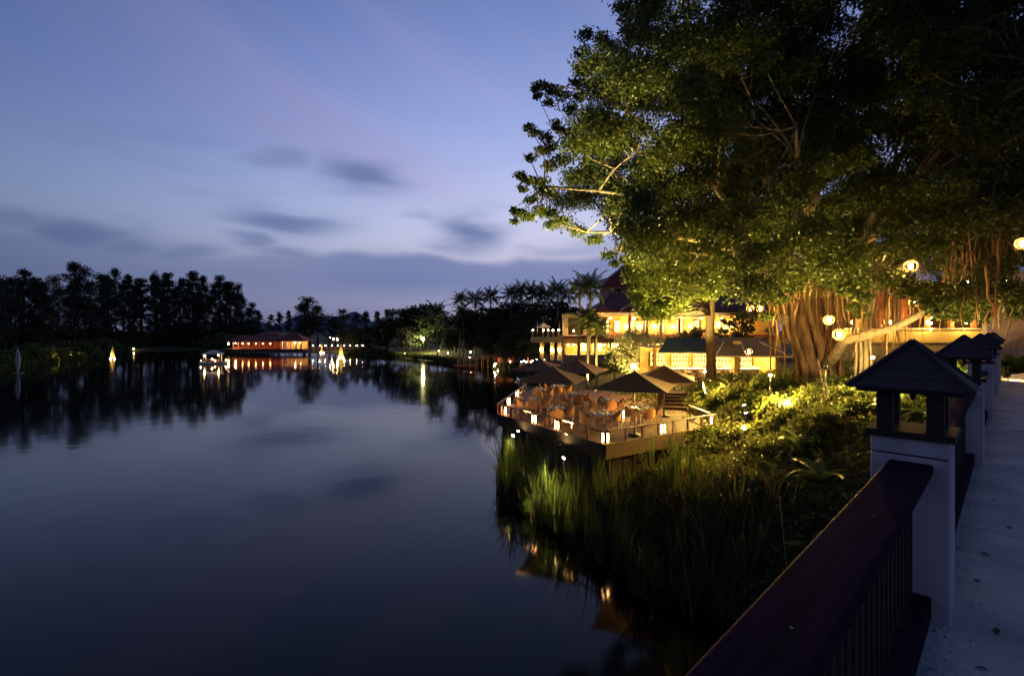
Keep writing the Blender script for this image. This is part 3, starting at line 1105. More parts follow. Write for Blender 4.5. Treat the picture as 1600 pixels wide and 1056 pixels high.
TB = Vector((15.4, 25.2, H(15.4, 25.2)))
fig = thing('fig_tree', TB, 'huge spreading fig tree with hanging roots beside the bridge end', 'tree')
OUT = [(1005, -300), (1000, 30), (985, 72), (950, 80), (940, 130), (930, 170), (905, 178), (915, 200), (895, 218), (900, 240), (885, 268), (868, 295),
       (870, 322), (905, 335), (960, 358), (995, 385), (1020, 420), (1035, 450), (1190, 455), (1225, 425), (1340, 420), (1400, 450),
       (1480, 440), (1600, 450), (2100, 420), (2100, -300)]
g = np.random.default_rng(5)
clumps = []
tries = 0
while len(clumps) < 980 and tries < 90000:
    tries += 1
    x, y, z = g.uniform(-1, 36), g.uniform(17, 36), g.uniform(8.5, 29)
    q = ((x - 19) / 22) ** 2 + ((y - 25) / 13) ** 2 + ((z - 13) / 16) ** 2
    if q > 1 or (z < 11 and q < .25):
        continue
    # underside of the crown is arched
    if z < 9.4 + .9 * math.sin(x * .5) + max(0, 19 - y) * .35:
        continue
    px, py = proj((x, y, z))
    r = g.uniform(.75, 1.45)
    if not in_poly(px, py, OUT) or px > 1900 or py < -260:
        continue
    if any((cx - x) ** 2 + (cy_ - y) ** 2 + (cz - z) ** 2 < (.40 * (r + cr)) ** 2 for cx, cy_, cz, cr in clumps):
        continue
    clumps.append((x, y, z, r))
# the outlying sprays that make the lakeward outline
for (px, py, d, r) in [(972, 8, 25, .55), (976, 28, 25.5, .5), (980, 48, 26, .5), (990, 64, 26, .6), (918, 54, 24, .50), (936, 60, 25, .55), (950, 70, 25, .6), (910, 84, 24, .5), (925, 98, 24, .6), (906, 112, 24.5, .45), (900, 128, 24, .4), (922, 130, 24, .6), (905, 150, 24, .5),
                       (836, 136, 23, .30), (848, 134, 23.3, .36), (862, 142, 23.5, .42), (880, 150, 24, .5), (840, 150, 23, .26), (858, 160, 23.2, .3), (890, 170, 24, .5), (826, 200, 23, .30), (838, 208, 23.3, .36), (852, 214, 23.5, .4), (870, 198, 24, .45), (886, 205, 24, .5),
                       (830, 246, 23, .32), (846, 234, 23.5, .40), (862, 230, 24, .5), (862, 258, 24, .5), (880, 250, 24, .6), (812, 274, 22.5, .34), (826, 282, 22.7, .40), (842, 286, 23, .5), (814, 296, 22.5, .30), (856, 300, 23.2, .6), (832, 312, 23, .4), (802, 328, 22.5, .28), (814, 334, 22.5, .36), (828, 338, 22.8, .42), (845, 330, 23, .5), (806, 346, 22.5, .22),
                       (858, 352, 23, .40), (862, 332, 23.4, .55), (880, 345, 23.5, .7), (905, 360, 24, .6), (930, 372, 24.5, .55), (952, 398, 25, .45), (962, 412, 25, .35), (975, 388, 25, .55), (985, 405, 26, .6),
                       (1010, 425, 27, .8), (1040, 440, 28, .8), (1080, 450, 29, .8), (1130, 445, 29, .9), (1170, 430, 28, .9),
                       (1450, 452, 19, .7), (1490, 470, 19, .6), (1525, 482, 19.5, .5), (1400, 436, 19, .8), (1560, 455, 18, .7), (1590, 470, 19, .6), (1540, 440, 18, .8), (1475, 490, 19.5, .5), (1370, 440, 20, .7), (1350, 465, 21, .5), (1505, 495, 20, .45),
                       (1230, 430, 22, .9), (1260, 425, 22, .8), (1300, 432, 21.5, .9), (1200, 445, 23, .9), (1335, 440, 21.5, .8), (1190, 465, 24, .7), (1345, 490, 21.8, .35), (1205, 452, 23, .6), (1222, 470, 22.8, .4), (1340, 458, 21.5, .6), (1246, 448, 22.2, .5), (1316, 455, 21.6, .45), (1198, 495, 23, .4), (1335, 480, 21.5, .4),
                       (1420, 450, 18.5, .6), (1445, 470, 18.8, .55), (1470, 462, 18.5, .6), (1495, 452, 18.2, .7), (1520, 462, 18.5, .6), (1550, 475, 18.8, .55), (1575, 462, 18, .6), (1600, 455, 17.5, .8), (1510, 478, 19, .5), (1540, 495, 19.5, .4), (1585, 490, 19, .45), (1460, 488, 19.4, .4), (1620, 470, 17.5, .8)]:
    p = at(px, py, d)
    clumps.append((p.x, p.y, p.z, r))
parts = []
for (x, y, z, r) in clumps:
    n = int(580 * r * r) + 90
    b = ball_pts(n, g, .42)
    # sprays: a few twig directions inside the clump give an uneven outline
    tw = unit(g.normal(size=(9, 3)))
    k = g.integers(0, 9, n)
    b = b * .62 + tw[k] * (g.uniform(0, 1, (n, 1)) ** .7) * .62
    P = np.array([x, y, z]) + b * np.array([r * 1.2, r * 1.2, r * .70])
    parts.append(leaves(P, .185, .090, g, (0, 0, -1), .35))
V, Fc = cat(*parts)
V -= np.array(TB)
link(bpy.data.objects.new('crown', mesh_np('crown', V, Fc, 'leaf_fig')), fig)

# trunk: fused stems and buttresses
base_r = []
for k, (bx0, by0, r0, r1, ln, tx, ty) in enumerate([(.45, 0, .50, .34, 6.4, -.10, 0), (.05, -.25, .36, .24, 5.9, -1.10, -.2), (.85, -.1, .36, .24, 6.0, .75, .1), (-.20, .1, .26, .16, 5.6, -1.95, -.1),
                                              (1.15, .2, .28, .18, 5.6, 1.35, .3), (.55, -.50, .26, .16, 5.6, .35, -.7), (.2, -.45, .20, .13, 5.5, -.65, -.8), (-.45, -.25, .15, .10, 5.3, -1.55, -.7), (.9, -.45, .16, .10, 5.6, 1.0, -.8)]):
    pts, rad = [], []
    for i in range(15):
        u = i / 14
        fl = (1 - u) ** 4
        pts.append((bx0 * (1 + .5 * fl) + (tx - bx0) * u ** 1.3 + .09 * math.sin(u * 9 + k * 1.7), by0 * (1 + fl) + (ty - by0) * u + .08 * math.cos(u * 8 + k * 2), -.5 + ln * u))
        rad.append((r0 + (r1 - r0) * u) * (1 + .6 * fl) * (1 + .10 * math.sin(i * 1.9 + k * 2.2)))
    MB().tube(pts, rad, 11).build('trunk_stem', 'bark', fig)
# limbs
top = Vector((0, 0, 4.9))
limbs = []
def limb(a, b, r0, r1, bend=(0, 0, 1), amt=.12, n=9):
    a, b = Vector(a), Vector(b)
    L0 = (b - a).length
    pts, rad = [], []
    for i in range(n + 1):
        u = i / n
        w = Vector((math.sin(u * 7 + a.x), math.cos(u * 6 + b.y), math.sin(u * 5 + b.x))) * .018 * L0 * math.sin(PI * u)
        pts.append(a.lerp(b, u) + Vector(bend) * (math.sin(PI * u) * amt * L0) + w)
        rad.append(r0 + (r1 - r0) * u ** .8)
    return pts, rad
nodes = []
for tgt, r0 in [((1.5, 23.5, 14.5), .34), ((4.5, 24, 19.0), .32), ((3.5, 23, 12.2), .26), ((8.5, 26, 24), .34), ((11, 19, 15.5), .30), ((15, 24, 27), .38), ((19, 16, 17), .32), ((24, 25, 22), .36),
                ((29, 20, 15), .32), ((33, 27, 19), .30), ((11, 33, 15), .28), ((20, 33, 18), .28), ((27, 31, 12.5), .26), ((8, 27, 12), .24), ((24, 17, 12.5), .22)]:
    t_ = Vector(tgt) - TB
    st_ = Vector((max(-1.2, min(1.4, t_.x * .08)), max(-.5, min(.5, t_.y * .06)), random.uniform(3.9, 5.2)))
    pts, rad = limb(st_, t_, r0 * .8, .05, (0, 0, 1), .10)
    MB().tube(pts, rad, 8).build('limb', 'bark_pale', fig)
    for i, p in enumerate(pts):
        if i >= 2: nodes.append((p, rad[i]))
    for s in range(4):
        i = random.randint(3, 7)
        e_ = pts[i] + Vector((random.uniform(-3, 3), random.uniform(-3, 3), random.uniform(.3, 3.2)))
        p2, r2 = limb(pts[i], e_, rad[i] * .62, .03, (0, 0, 1), .1, 6)
        MB().tube(p2, r2, 6).build('limb', 'bark_pale', fig)
        nodes += [(p, r) for p, r in list(zip(p2, r2))[2:]]
mb = MB()
NP = np.array([tuple(p) for p, _ in nodes])
for (x, y, z, r) in clumps:
    c = np.array([x, y, z]) - np.array(TB)
    i = int(np.argmin(((NP - c) ** 2).sum(1)))
    a = Vector(NP[i])
    c = Vector(c)
    pts, rad = limb(a, c, min(.045, nodes[i][1] * .8), .012, (random.uniform(-1, 1), random.uniform(-1, 1), random.uniform(-.3, 1)), random.uniform(.08, .22), 6)
    mb.tube(pts, rad, 5)
    for s in range(3):
        e_ = c + Vector((random.uniform(-1, 1), random.uniform(-1, 1), random.uniform(-.4, .7))) * r * .9
        mb.tube([c, (c + e_) / 2 + Vector((0, 0, .08)), e_], [.014, .010, .006], 4)
tag(mb.build('branches', 'bark_pale', fig), kind='stuff')
# the low limb that reaches towards the bridge, and its prop root
q0, q1 = at(1352, 524, 21.5) - TB, at(1448, 486, 20.0) - TB
pts, rad = limb(q0, q1, .20, .12, (0, 0, -1), .05, 8)
MB().tube([Vector((.2, -.3, .9)), Vector((.15, -1.6, 1.7)), q0 + Vector((-.25, 1.0, -.25))] + pts + [q1 + Vector((1.2, -.3, 1.0)), q1 + Vector((2.6, -.5, 2.6))], [.30, .24, .21] + rad + [.09, .05], 10).build('low_limb', 'bark_pale', fig)
for px, r0 in ((1346, .13), (1338, .08), (1354, .07), (1330, .06)):
    b0 = at(px, 600, 21.6)
    b0.z = H(b0.x, b0.y) - .2
    t0_ = at(px + 14, 425, 22.5)
    pts, rad = limb(b0 - TB, t0_ - TB, r0, r0 * .6, (.3, 0, 0), .04, 8)
    MB().tube(pts, rad, 8).build('prop_root', 'bark_pale', fig)
# aerial roots hanging from the crown
mb = MB()
for i in range(300):
    if i < 170:
        px, d = random.uniform(1200, 1336), random.uniform(22.8, 26.5)
        z1, z0 = random.uniform(9.5, 11.5), random.choice((random.uniform(4.8, 7.0), random.uniform(6.8, 9.3), random.uniform(7.5, 9.3)))
    elif i < 240:
        px, d = random.uniform(1330, 1440), random.uniform(21, 26)
        z1, z0 = random.uniform(9.0, 10.5), random.uniform(6.2, 8.6)
    else:
        px, d = random.uniform(1470, 1590), random.uniform(17, 25)
        z1, z0 = random.uniform(9.3, 12), random.uniform(7.4, 9.0)
    x = (px - HX) / F * d
    sw = random.gauss(0, .22)
    pts = [(x + random.gauss(0, .05) + sw * (k / 5) ** 2, d + random.gauss(0, .05), z1 + (z0 - z1) * k / 5) for k in range(6)]
    r_ = random.choice([.007, .009, .012, .016, .022, .05])
    mb.tube([Vector(p) - TB for p in pts], [r_, r_, r_, r_ * .9, r_ * .8, r_ * .5], 5)
tag(mb.build('aerial_roots', 'root_fibre', fig), kind='stuff')

# ------------------------------------------------------------------ generic trees
def broad_tree(seed, hgt, wid, nclump, lsize, lmat, bark='bark_dark', trunk_h=.35, per=110, flat=.75):
    g = np.random.default_rng(seed)
    rd = random.Random(seed)
    th = hgt * trunk_h
    mb = MB()
    mb.tube([(0, 0, -.4), (rd.uniform(-.2, .2), rd.uniform(-.2, .2), th * .5), (rd.uniform(-.3, .3), rd.uniform(-.3, .3), th), (rd.uniform(-.5, .5), rd.uniform(-.5, .5), hgt * .85)],
            [hgt * .026, hgt * .020, hgt * .016, hgt * .004], 7)
    parts = []
    for i in range(nclump):
        while True:
            c = g.uniform(-1, 1, 3)
            if (c ** 2).sum() < 1 and (c ** 2).sum() > .12: break
        zc = th + (hgt - th) * (.5 + .46 * c[2])
        wz = wid * (1 - .35 * max(0, c[2]) ** 2)
        cen = np.array([c[0] * wz * .5, c[1] * wz * .5, zc])
        r = wid * g.uniform(.10, .19)
        mb.tube([(0, 0, th + (zc - th) * .35), tuple(cen * np.array([.5, .5, 1]) - np.array([0, 0, r * .3])), tuple(cen)], [hgt * .010, hgt * .006, hgt * .002], 5)
        b = ball_pts(per, g, .45)
        tw = unit(g.normal(size=(7, 3)))
        b = b * .65 + tw[g.integers(0, 7, per)] * g.uniform(0, 1, (per, 1)) * .6
        parts.append(leaves(cen + b * np.array([r, r, r * flat]), lsize, lsize * .5, g, (0, 0, -1), .25))
    V, Fc = cat(*parts)
    return mb.mesh('trunk', bark), mesh_np('crown', V, Fc, lmat)

def casuarina(seed, hgt, wid, lmat='leaf_needle', clump=70, dens=1.0, low=.12):
    g = np.random.default_rng(seed)
    rd = random.Random(seed)
    mb = MB()
    lean = rd.uniform(-.03, .03) * hgt
    mb.tube([(0, 0, -.5), (lean * .3, 0, hgt * .35), (lean * .7, 0, hgt * .7), (lean, 0, hgt * .98)], [hgt * .016, hgt * .012, hgt * .007, hgt * .002], 6)
    parts = []
    n = int(clump * dens)
    for i in range(n):
        u = low + (1 - low) * g.uniform(0, 1) ** .8
        env = (math.sin(min(1, (1 - u) / .55 + .12) * PI / 2)) * (.6 + .4 * math.sin(u * 9 + seed) ** 2) * (.55 + .45 * min(1, u / .35))
        a = g.uniform(0, 2 * PI)
        rr = wid * .5 * env * g.uniform(.25, 1.0)
        c0 = np.array([lean * u, 0, hgt * (u - .05)])
        c1 = np.array([lean * u + rr * math.cos(a), rr * math.sin(a), hgt * (u + .02)])
        mb.tube([tuple(c0), tuple(c1)], [hgt * .003, hgt * .001], 4)
        m_ = 46
        b = ball_pts(m_, g, .5)
        sz = wid * g.uniform(.10, .17)
        P = c1 + b * np.array([sz, sz, sz * .9])
        parts.append(leaves(P, .85, .20, g, (math.cos(a) * .3, math.sin(a) * .3, .25), .45))
    V, Fc = cat(*parts)
    return mb.mesh('trunk', 'bark_dark'), mesh_np('crown', V, Fc, lmat)

def put_tree(name, meshes, loc, rz, sc, label, ct='tree', group=None):
    t = thing(name, loc, label, ct, group, rz, sc)
    inst('trunk', meshes[0], t)
    inst('crown', meshes[1], t)
    return t

# the tree by the bar, its crown lit lime green from below
tb = Vector(((1110 - HX) / F * 36, 36, 0))
tb.z = H(tb.x, tb.y)
bt = thing('shade_tree', tb, 'straight-trunked shade tree rising through the bar awnings', 'tree')
MB().tube([(0, 0, -.3), (.05, 0, 2), (-.05, 0, 4.5), (.1, 0, 6.5), (.4, 0, 9)], [.42, .34, .31, .27, .14], 10).build('trunk', 'bark_deep', bt)
parts, mbb = [], MB()
g = np.random.default_rng(21)
for i in range(155):
    while True:
        px, py, d = g.uniform(985, 1215), g.uniform(372, 494), g.uniform(32, 39)
        if py < 385 + (1230 - px) * .6 and px > 985 + max(0, 410 - py): break
    c = np.array(at(px, py, d)) - np.array(tb)
    r = g.uniform(.6, 1.15)
    zs = min(g.uniform(6.8, 9.0), c[2] + .2)
    k1, k2 = g.uniform(-.5, .5, 3), g.uniform(-.5, .5, 3)
    mbb.tube([(.1, 0, zs), tuple(c * np.array([.33, .33, 0]) + np.array([0, 0, zs + (c[2] - zs) * .5]) + k1), tuple(c * np.array([.68, .68, 0]) + np.array([0, 0, zs + (c[2] - zs) * .8]) + k2), tuple(c)],
             [.06, .045, .03, .012] if i % 5 else [.12, .09, .06, .02], 5)
    n = int(230 * r)
    b = ball_pts(n, g, .45)
    tw = unit(g.normal(size=(7, 3)))
    b = b * .65 + tw[g.integers(0, 7, n)] * g.uniform(0, 1, (n, 1)) * .6
    parts.append(leaves(c + b * np.array([r, r, r * .7]), .26, .13, g, (0, 0, -1), .35))
V, Fc = cat(*parts)
link(bpy.data.objects.new('crown', mesh_np('crown', V, Fc, 'leaf_lime')), bt)
mbb.build('branches', 'bark_dark', bt)

# pale-leaved tree lit from its foot in front of the hotel
fr = broad_tree(31, 6.4, 8.2, 46, .34, 'leaf_pale', 'bark_pale', .22, 70)
pf = at(992, 575, 56)
put_tree('frangipani_tree', fr, (pf.x, pf.y, H(pf.x, pf.y)), 0, 1.0, 'pale-leaved low tree glowing from lamps at its foot before the hotel')
fr2 = broad_tree(32, 4.2, 5.0, 26, .3, 'leaf_pale', 'bark_pale', .25, 60)
pf = at(1078, 560, 47)
put_tree('frangipani_tree', fr2, (pf.x, pf.y, H(pf.x, pf.y)), 1, 1.0, 'small pale tree beside the end of the teal awning')

for i, (px, py, d, k, w, lab) in enumerate([(1075, 515, 60, 1, .62, 'leafy tree before the right half of the hotel gallery'), (1048, 540, 58, 0, .45, 'low leafy tree beside the teal awning'), (1160, 505, 46, 2, .62, 'leafy tree behind the olive awning'), (960, 532, 62, 2, .40, 'low leafy tree left of the pale-leaved one')]):
    tm_ = broad_tree(61 + i, 10, 9, 34, .5, 'leaf_lime', 'bark_dark', .2, 80)
    q = at(px, py, d)
    put_tree('garden_tree', tm_, (q.x, q.y, H(q.x, q.y)), i, w, lab, 'tree', 'garden trees before the hotel')
# palms -----------------------------------------------------------------
def frond_mesh(ln, drop, name='frond', n=22, w=.55, lm='leaf_palm'):
    g = random.Random(int(ln * 100))
    mb = MB()
    pts = []
    for i in range(n + 1):
        u = i / n
        pts.append(Vector((ln * (u - .15 * u * u * drop), 0, ln * (.34 * u - (.36 + .32 * drop) * u * u))))
    mb.tube(pts[::3] + [pts[-1]], [.028 * (1 - .8 * k / 8) for k in range(len(pts[::3]) + 1)], 4)
    for i in range(3, n + 1):
        u = i / n
        p = pts[i]
        l = w * ln * .42 * math.sin(min(1, u * 1.25 + .12) * PI * .92) + .12
        t = (pts[i] - pts[i - 1]).normalized()
        for s in (-1, 1):
            tip = p + t * l * .55 + Vector((0, s * l * .82, -l * (.38 + .2 * drop + g.uniform(0, .2))))
            mid = (p + tip) / 2 + Vector((0, 0, l * .10))
            b = t * .055 * (ln / 3)
            mb.face([p - b, mid - b, tip, mid + b] if s > 0 else [p - b, mid + b, tip, mid - b])
            mb.face([p - b, mid + b, p + b])
    return mb.mesh(name, lm)
FR = [frond_mesh(3.2, .3), frond_mesh(3.4, .8), frond_mesh(3.0, 1.2)]
def palm(loc, hgt, sc, label, nf=17, lean=(.5, 0), seed=0):
    rd = random.Random(seed)
    t = thing('palm_tree', loc, label, 'palm', 'coconut palms round the lake', rd.uniform(0, 6))
    pts = [(lean[0] * u * u, lean[1] * u * u, -.3 + (hgt + .3) * u) for u in (0, .2, .4, .6, .8, 1)]
    MB().tube(pts, [.20, .15, .135, .125, .115, .10], 7).build('trunk', 'palm_bark', t)
    for i in range(nf):
        f = i / nf
        pit = 1.25 - 1.75 * f + rd.uniform(-.12, .12)
        o = inst('frond', FR[0 if f < .4 else (1 if f < .75 else 2)], t, (lean[0], lean[1], hgt), (0, -pit * .9, i * 2.399 + rd.uniform(-.2, .2)), (sc, sc, sc))
    return t
def palm_at(px, top, d, sc, label, seed, lean=(.4, 0)):
    """crown centre at (px, top)"""
    p = at(px, top, d)
    z = H(p.x, p.y)
    return palm((p.x - 0, p.y, z), p.z - z, sc, label, 17, lean, seed)
palm_at(921, 452, 62, 1.05, 'tall coconut palm in front of the maroon hotel roof', 1, (.5, .2))
palm_at(903, 455, 66, .9, 'coconut palm close behind the tall one by the hotel roof', 2)
palm_at(918, 503, 57, .85, 'short palm lit yellow before the terrace portal', 3, (.2, 0))
palm_at(932, 515, 58, .8, 'smaller lit palm beside the short one by the terrace', 4, (-.3, 0))
palm_at(1008, 475, 52, .95, 'dark drooping palm before the upper hotel windows', 5, (-.5, 0))
palm_at(1032, 487, 54, .75, 'second drooping palm before the upper hotel windows', 6)
for i, (px, top, d, sc) in enumerate([(718, 466, 120, 1.15), (741, 464, 118, 1.2), (764, 458, 112, 1.15), (797, 457, 102, 1.1), (815, 452, 100, 1.2), (834, 457, 96, 1.1), (851, 458, 94, 1.1), (873, 449, 88, 1.1), (886, 455, 90, 1.0), (684, 482, 120, 1.2), (725, 486, 112, 1.0)]):
    palm_at(px, top + 5 + (i * 7 % 5), d, sc * (.9 + .07 * (i * 3 % 4)), ORD[i] + ' from the left of the dark palms standing above the far trees' if i < 9 else ['dark palm standing over the lit lawn', 'lower dark palm in front of the skyline palms'][i - 9], 20 + i)

# casuarinas on the left bank -------------------------------------------
CAS = [casuarina(s, 22, w, clump=c, low=l) for s, w, c, l in ((1, 8, 80, .10), (2, 10, 62, .22), (3, 7.5, 90, .05), (4, 9, 58, .30), (5, 9, 84, .08), (6, 7, 70, .15))]
front = [(-12, 434, 118, 0), (8, 432, 122, 2), (38, 432, 128, 4), (62, 440, 125, 2), (82, 424, 134, 1), (116, 416, 136, 3), (134, 421, 140, 1), (158, 429, 138, 4), (181, 428, 146, 3), (202, 432, 150, 5),
         (222, 431, 150, 5), (243, 430, 154, 2), (262, 434, 152, 4), (281, 433, 158, 0), (302, 432, 160, 5), (318, 434, 162, 3), (336, 440, 166, 4), (352, 444, 168, 0), (371, 447, 170, 1), (388, 478, 176, 5)]
for i, (px, top, d, k) in enumerate(front):
    d = float(np.interp(px, [-12, 80, 140, 205, 400], [112, 134, 158, 197, 206])) + (i % 3) * 2
    p = at(px, top + (0, 7, -2, 3, 10, 1)[i % 6] - 2, d)
    z = H(p.x, p.y)
    h = p.z - z
    wv = (1.25, .8, 1.0, 1.4, .75, 1.1, .9)[i % 7]
    put_tree('casuarina_tree', CAS[k], (p.x, p.y, z), i * 1.7, (h / 22 * wv, h / 22 * wv, h / 22), 'dark feathery tree, ' + ORD[i] + ' from the left in the far-bank row', 'tree', 'casuarinas behind the left bank')
for i in range(26):
    px = -30 + i * 17 + random.uniform(-6, 6)
    d = float(np.interp(px, [-12, 80, 140, 205, 400], [126, 150, 176, 214, 222])) + random.uniform(-4, 14)
    p = at(px, 452 + random.uniform(-8, 16) + (18 if px > 360 else 0), d)
    z = H(p.x, p.y)
    h = p.z - z
    put_tree('casuarina_tree', CAS[i % 6], (p.x, p.y, z), i * 2.1, h / 22 * 1.1, 'dark tree, ' + ORD[i] + ' from the left in the second row behind the far-bank trees', 'tree', 'second row of casuarinas behind the left bank')
# trees behind the lake pavilion and along the far shore
mid = [(405, 487, 210, 0, .8), (437, 489, 230, 2, .7), (452, 487, 232, 5, .7), (484, 466, 192, 1, 1.25), (476, 476, 195, 4, 1.1), (497, 480, 196, 3, 1.1), (535, 484, 190, 1, 1.1), (524, 496, 196, 5, 1), (556, 492, 200, 0, .9), (572, 488, 205, 2, .8),
       (588, 488, 205, 5, .8), (606, 486, 190, 4, 1.0), (424, 494, 240, 4, .9), (515, 500, 205, 0, 1)]
for i, (px, top, d, k, w) in enumerate(mid):
    p = at(px, top, d)
    z = H(p.x, p.y)
    h = p.z - z
    lb = 'tall ragged tree standing above the lake pavilion' if i == 3 else ('dark tree just right of the tall ragged one, hill showing beside it' if i == 6 else 'dark far-shore tree behind the lake pavilion, top ' + ORD[sorted(q[0] for q in mid).index(px)] + ' from the left')
    put_tree('far_tree', CAS[k], (p.x, p.y, z), i * 1.3, (h / 22 * 1.5 * w, h / 22 * 1.5 * w, h / 22), lb, 'tree', 'far-shore trees behind the pavilion')
BRD = [broad_tree(s, 10, 10, 38, .55, 'leaf_dark', per=80, trunk_h=.12) for s in (41, 42, 43)]
wood = [(548, 505, 168, .9), (575, 510, 158, .9), (605, 500, 150, 1), (632, 482, 155, 1.1), (655, 476, 150, 1.1), (668, 470, 152, 1), (690, 474, 148, 1.1), (712, 490, 135, 1), (640, 505, 140, .8), (700, 505, 128, .8), (735, 492, 125, 1), (755, 480, 118, 1.1),
        (775, 488, 110, 1), (790, 476, 112, 1.1), (815, 472, 108, 1.1), (838, 480, 100, 1.1), (860, 474, 98, 1.1), (885, 480, 92, 1), (905, 486, 84, 1), (845, 505, 88, .8), (875, 508, 84, .8), (805, 512, 92, .7), (768, 512, 102, .7), (825, 500, 90, .8), (940, 478, 92, .9)]
for i, (px, top, d, w) in enumerate(wood):
    p = at(px, top - (9 if px > 715 else 2), d)
    z = H(p.x, p.y)
    h = p.z - z
    put_tree('shade_tree', BRD[i % 3], (p.x, p.y, z), i * 1.9, (h / 10 * w * 1.15, h / 10 * w * 1.15, h / 10), 'dark rounded tree, ' + ORD[sorted(q[0] for q in wood).index(px)] + ' from the left in the grove before the hotel', 'tree', 'grove between the lawn and the hotel')

# bushes -----------------------------------------------------------------
def bush_mesh(seed, n, ls, lm, rx=1.0, rz=.8, per=90):
    g = np.random.default_rng(seed)
    parts = []
    for i in range(n):
        d = unit(g.normal(size=(1, 3)))[0]
        d[2] = abs(d[2]) * .9
        c = d * g.uniform(.35, .85) * np.array([rx, rx, rz])
        b = ball_pts(per, g, .5)
        parts.append(leaves(c + b * .34, ls, ls * .5, g, (0, 0, 1), .2))
    V, Fc = cat(*parts)
    return mesh_np('foliage', V, Fc, lm)
STEM = MB()
for i in range(7):
    a = i * .9
    STEM.tube([(0, 0, -.2), (.25 * math.cos(a), .25 * math.sin(a), .25), (.55 * math.cos(a), .55 * math.sin(a), .62)], [.025, .018, .008], 4)
STEM = STEM.mesh('stems', 'bark_dark')
BUSH = [bush_mesh(51, 30, .17, 'leaf_shrub'), bush_mesh(52, 34, .13, 'leaf_lime'), bush_mesh(53, 30, .15, 'leaf_ground', 1.1, .65), bush_mesh(54, 26, .24, 'leaf_shrub', 1, .9, 60)]
FBUSH = [bush_mesh(55, 26, .24, 'leaf_shrub', per=60), bush_mesh(56, 26, .22, 'leaf_dark', per=60)]
def bush(x, y, r, k, label, group, rz=0, hz=1.0, far=False):
    t = thing('bush', (x, y, H(x, y) - .05), label, 'bush', group, rz, (r * 1.15, r * 1.15, r * hz * 1.3))
    inst('foliage', (FBUSH if far else BUSH)[k], t)
    inst('stems', STEM, t)
    return t
# left bank
lb = [(-10, 574, .5), (22, 566, .5), (45, 562, .5), (70, 556, .6), (95, 552, .6), (120, 550, .5), (60, 548, 0), (92, 542, 0), (30, 552, 0), (140, 546, 0), (165, 545, .4), (190, 542, 0), (8, 548, 0), (125, 540, 0), (215, 541, 0), (335, 540, 0), (350, 543, .3)]
for i, (px, py, _) in enumerate(lb):
    d = np.interp(px, [-10, 0, 80, 140, 205, 350], [92, 95, 121, 146, 190, 190]) + (10 if _ == 0 else 2) + random.uniform(0, 3)
    x = (px - HX) / F * d
    bush(x, d, random.uniform(3.4, 5.4) * d / 130, 0, ORD[i] + ' of the low bushes crowding the left bank behind the fountain', 'bushes on the left bank', i, .75, True)
for i in range(24):
    px = -25 + i * 18.5
    d = float(np.interp(px, [-12, 80, 140, 205, 400], [122, 146, 172, 212, 220])) + (i % 3) * 4
    bush((px - HX) / F * d, d, random.uniform(5.2, 7.0), 1, 'big dark bush among the trunks of the far-bank trees, ' + ORD[i] + ' from the left', 'bushes under the far-bank trees', i * .7, 1.15, True)
# under the grove on the right far shore
for i in range(22):
    u = i / 21
    px = 548 + u * 262
    d = np.interp(px, [548, 600, 700, 800, 815], [166, 150, 119, 95, 84]) + random.uniform(-1, 3)
    x = (px - HX) / F * d
    if 605 < px < 745: continue
    bush(x, d, random.uniform(1.6, 2.6) * d / 130, 1 if i % 3 else 0, 'low dark bush, ' + ORD[i] + ' from the left along the water edge of the lawn', 'bushes along the far lawn shore', i, .7, True)
# hedge below the terrace
for i in range(9):
    px = 838 + i * 11
    d = 66 - (i % 2)
    x = (px - HX) / F * d
    bush(x, d, .95, 0, 'clipped green hedge bush below the hotel terrace, ' + ORD[i] + ' from the lake', 'hedge below the terrace', i, 1.3, True)

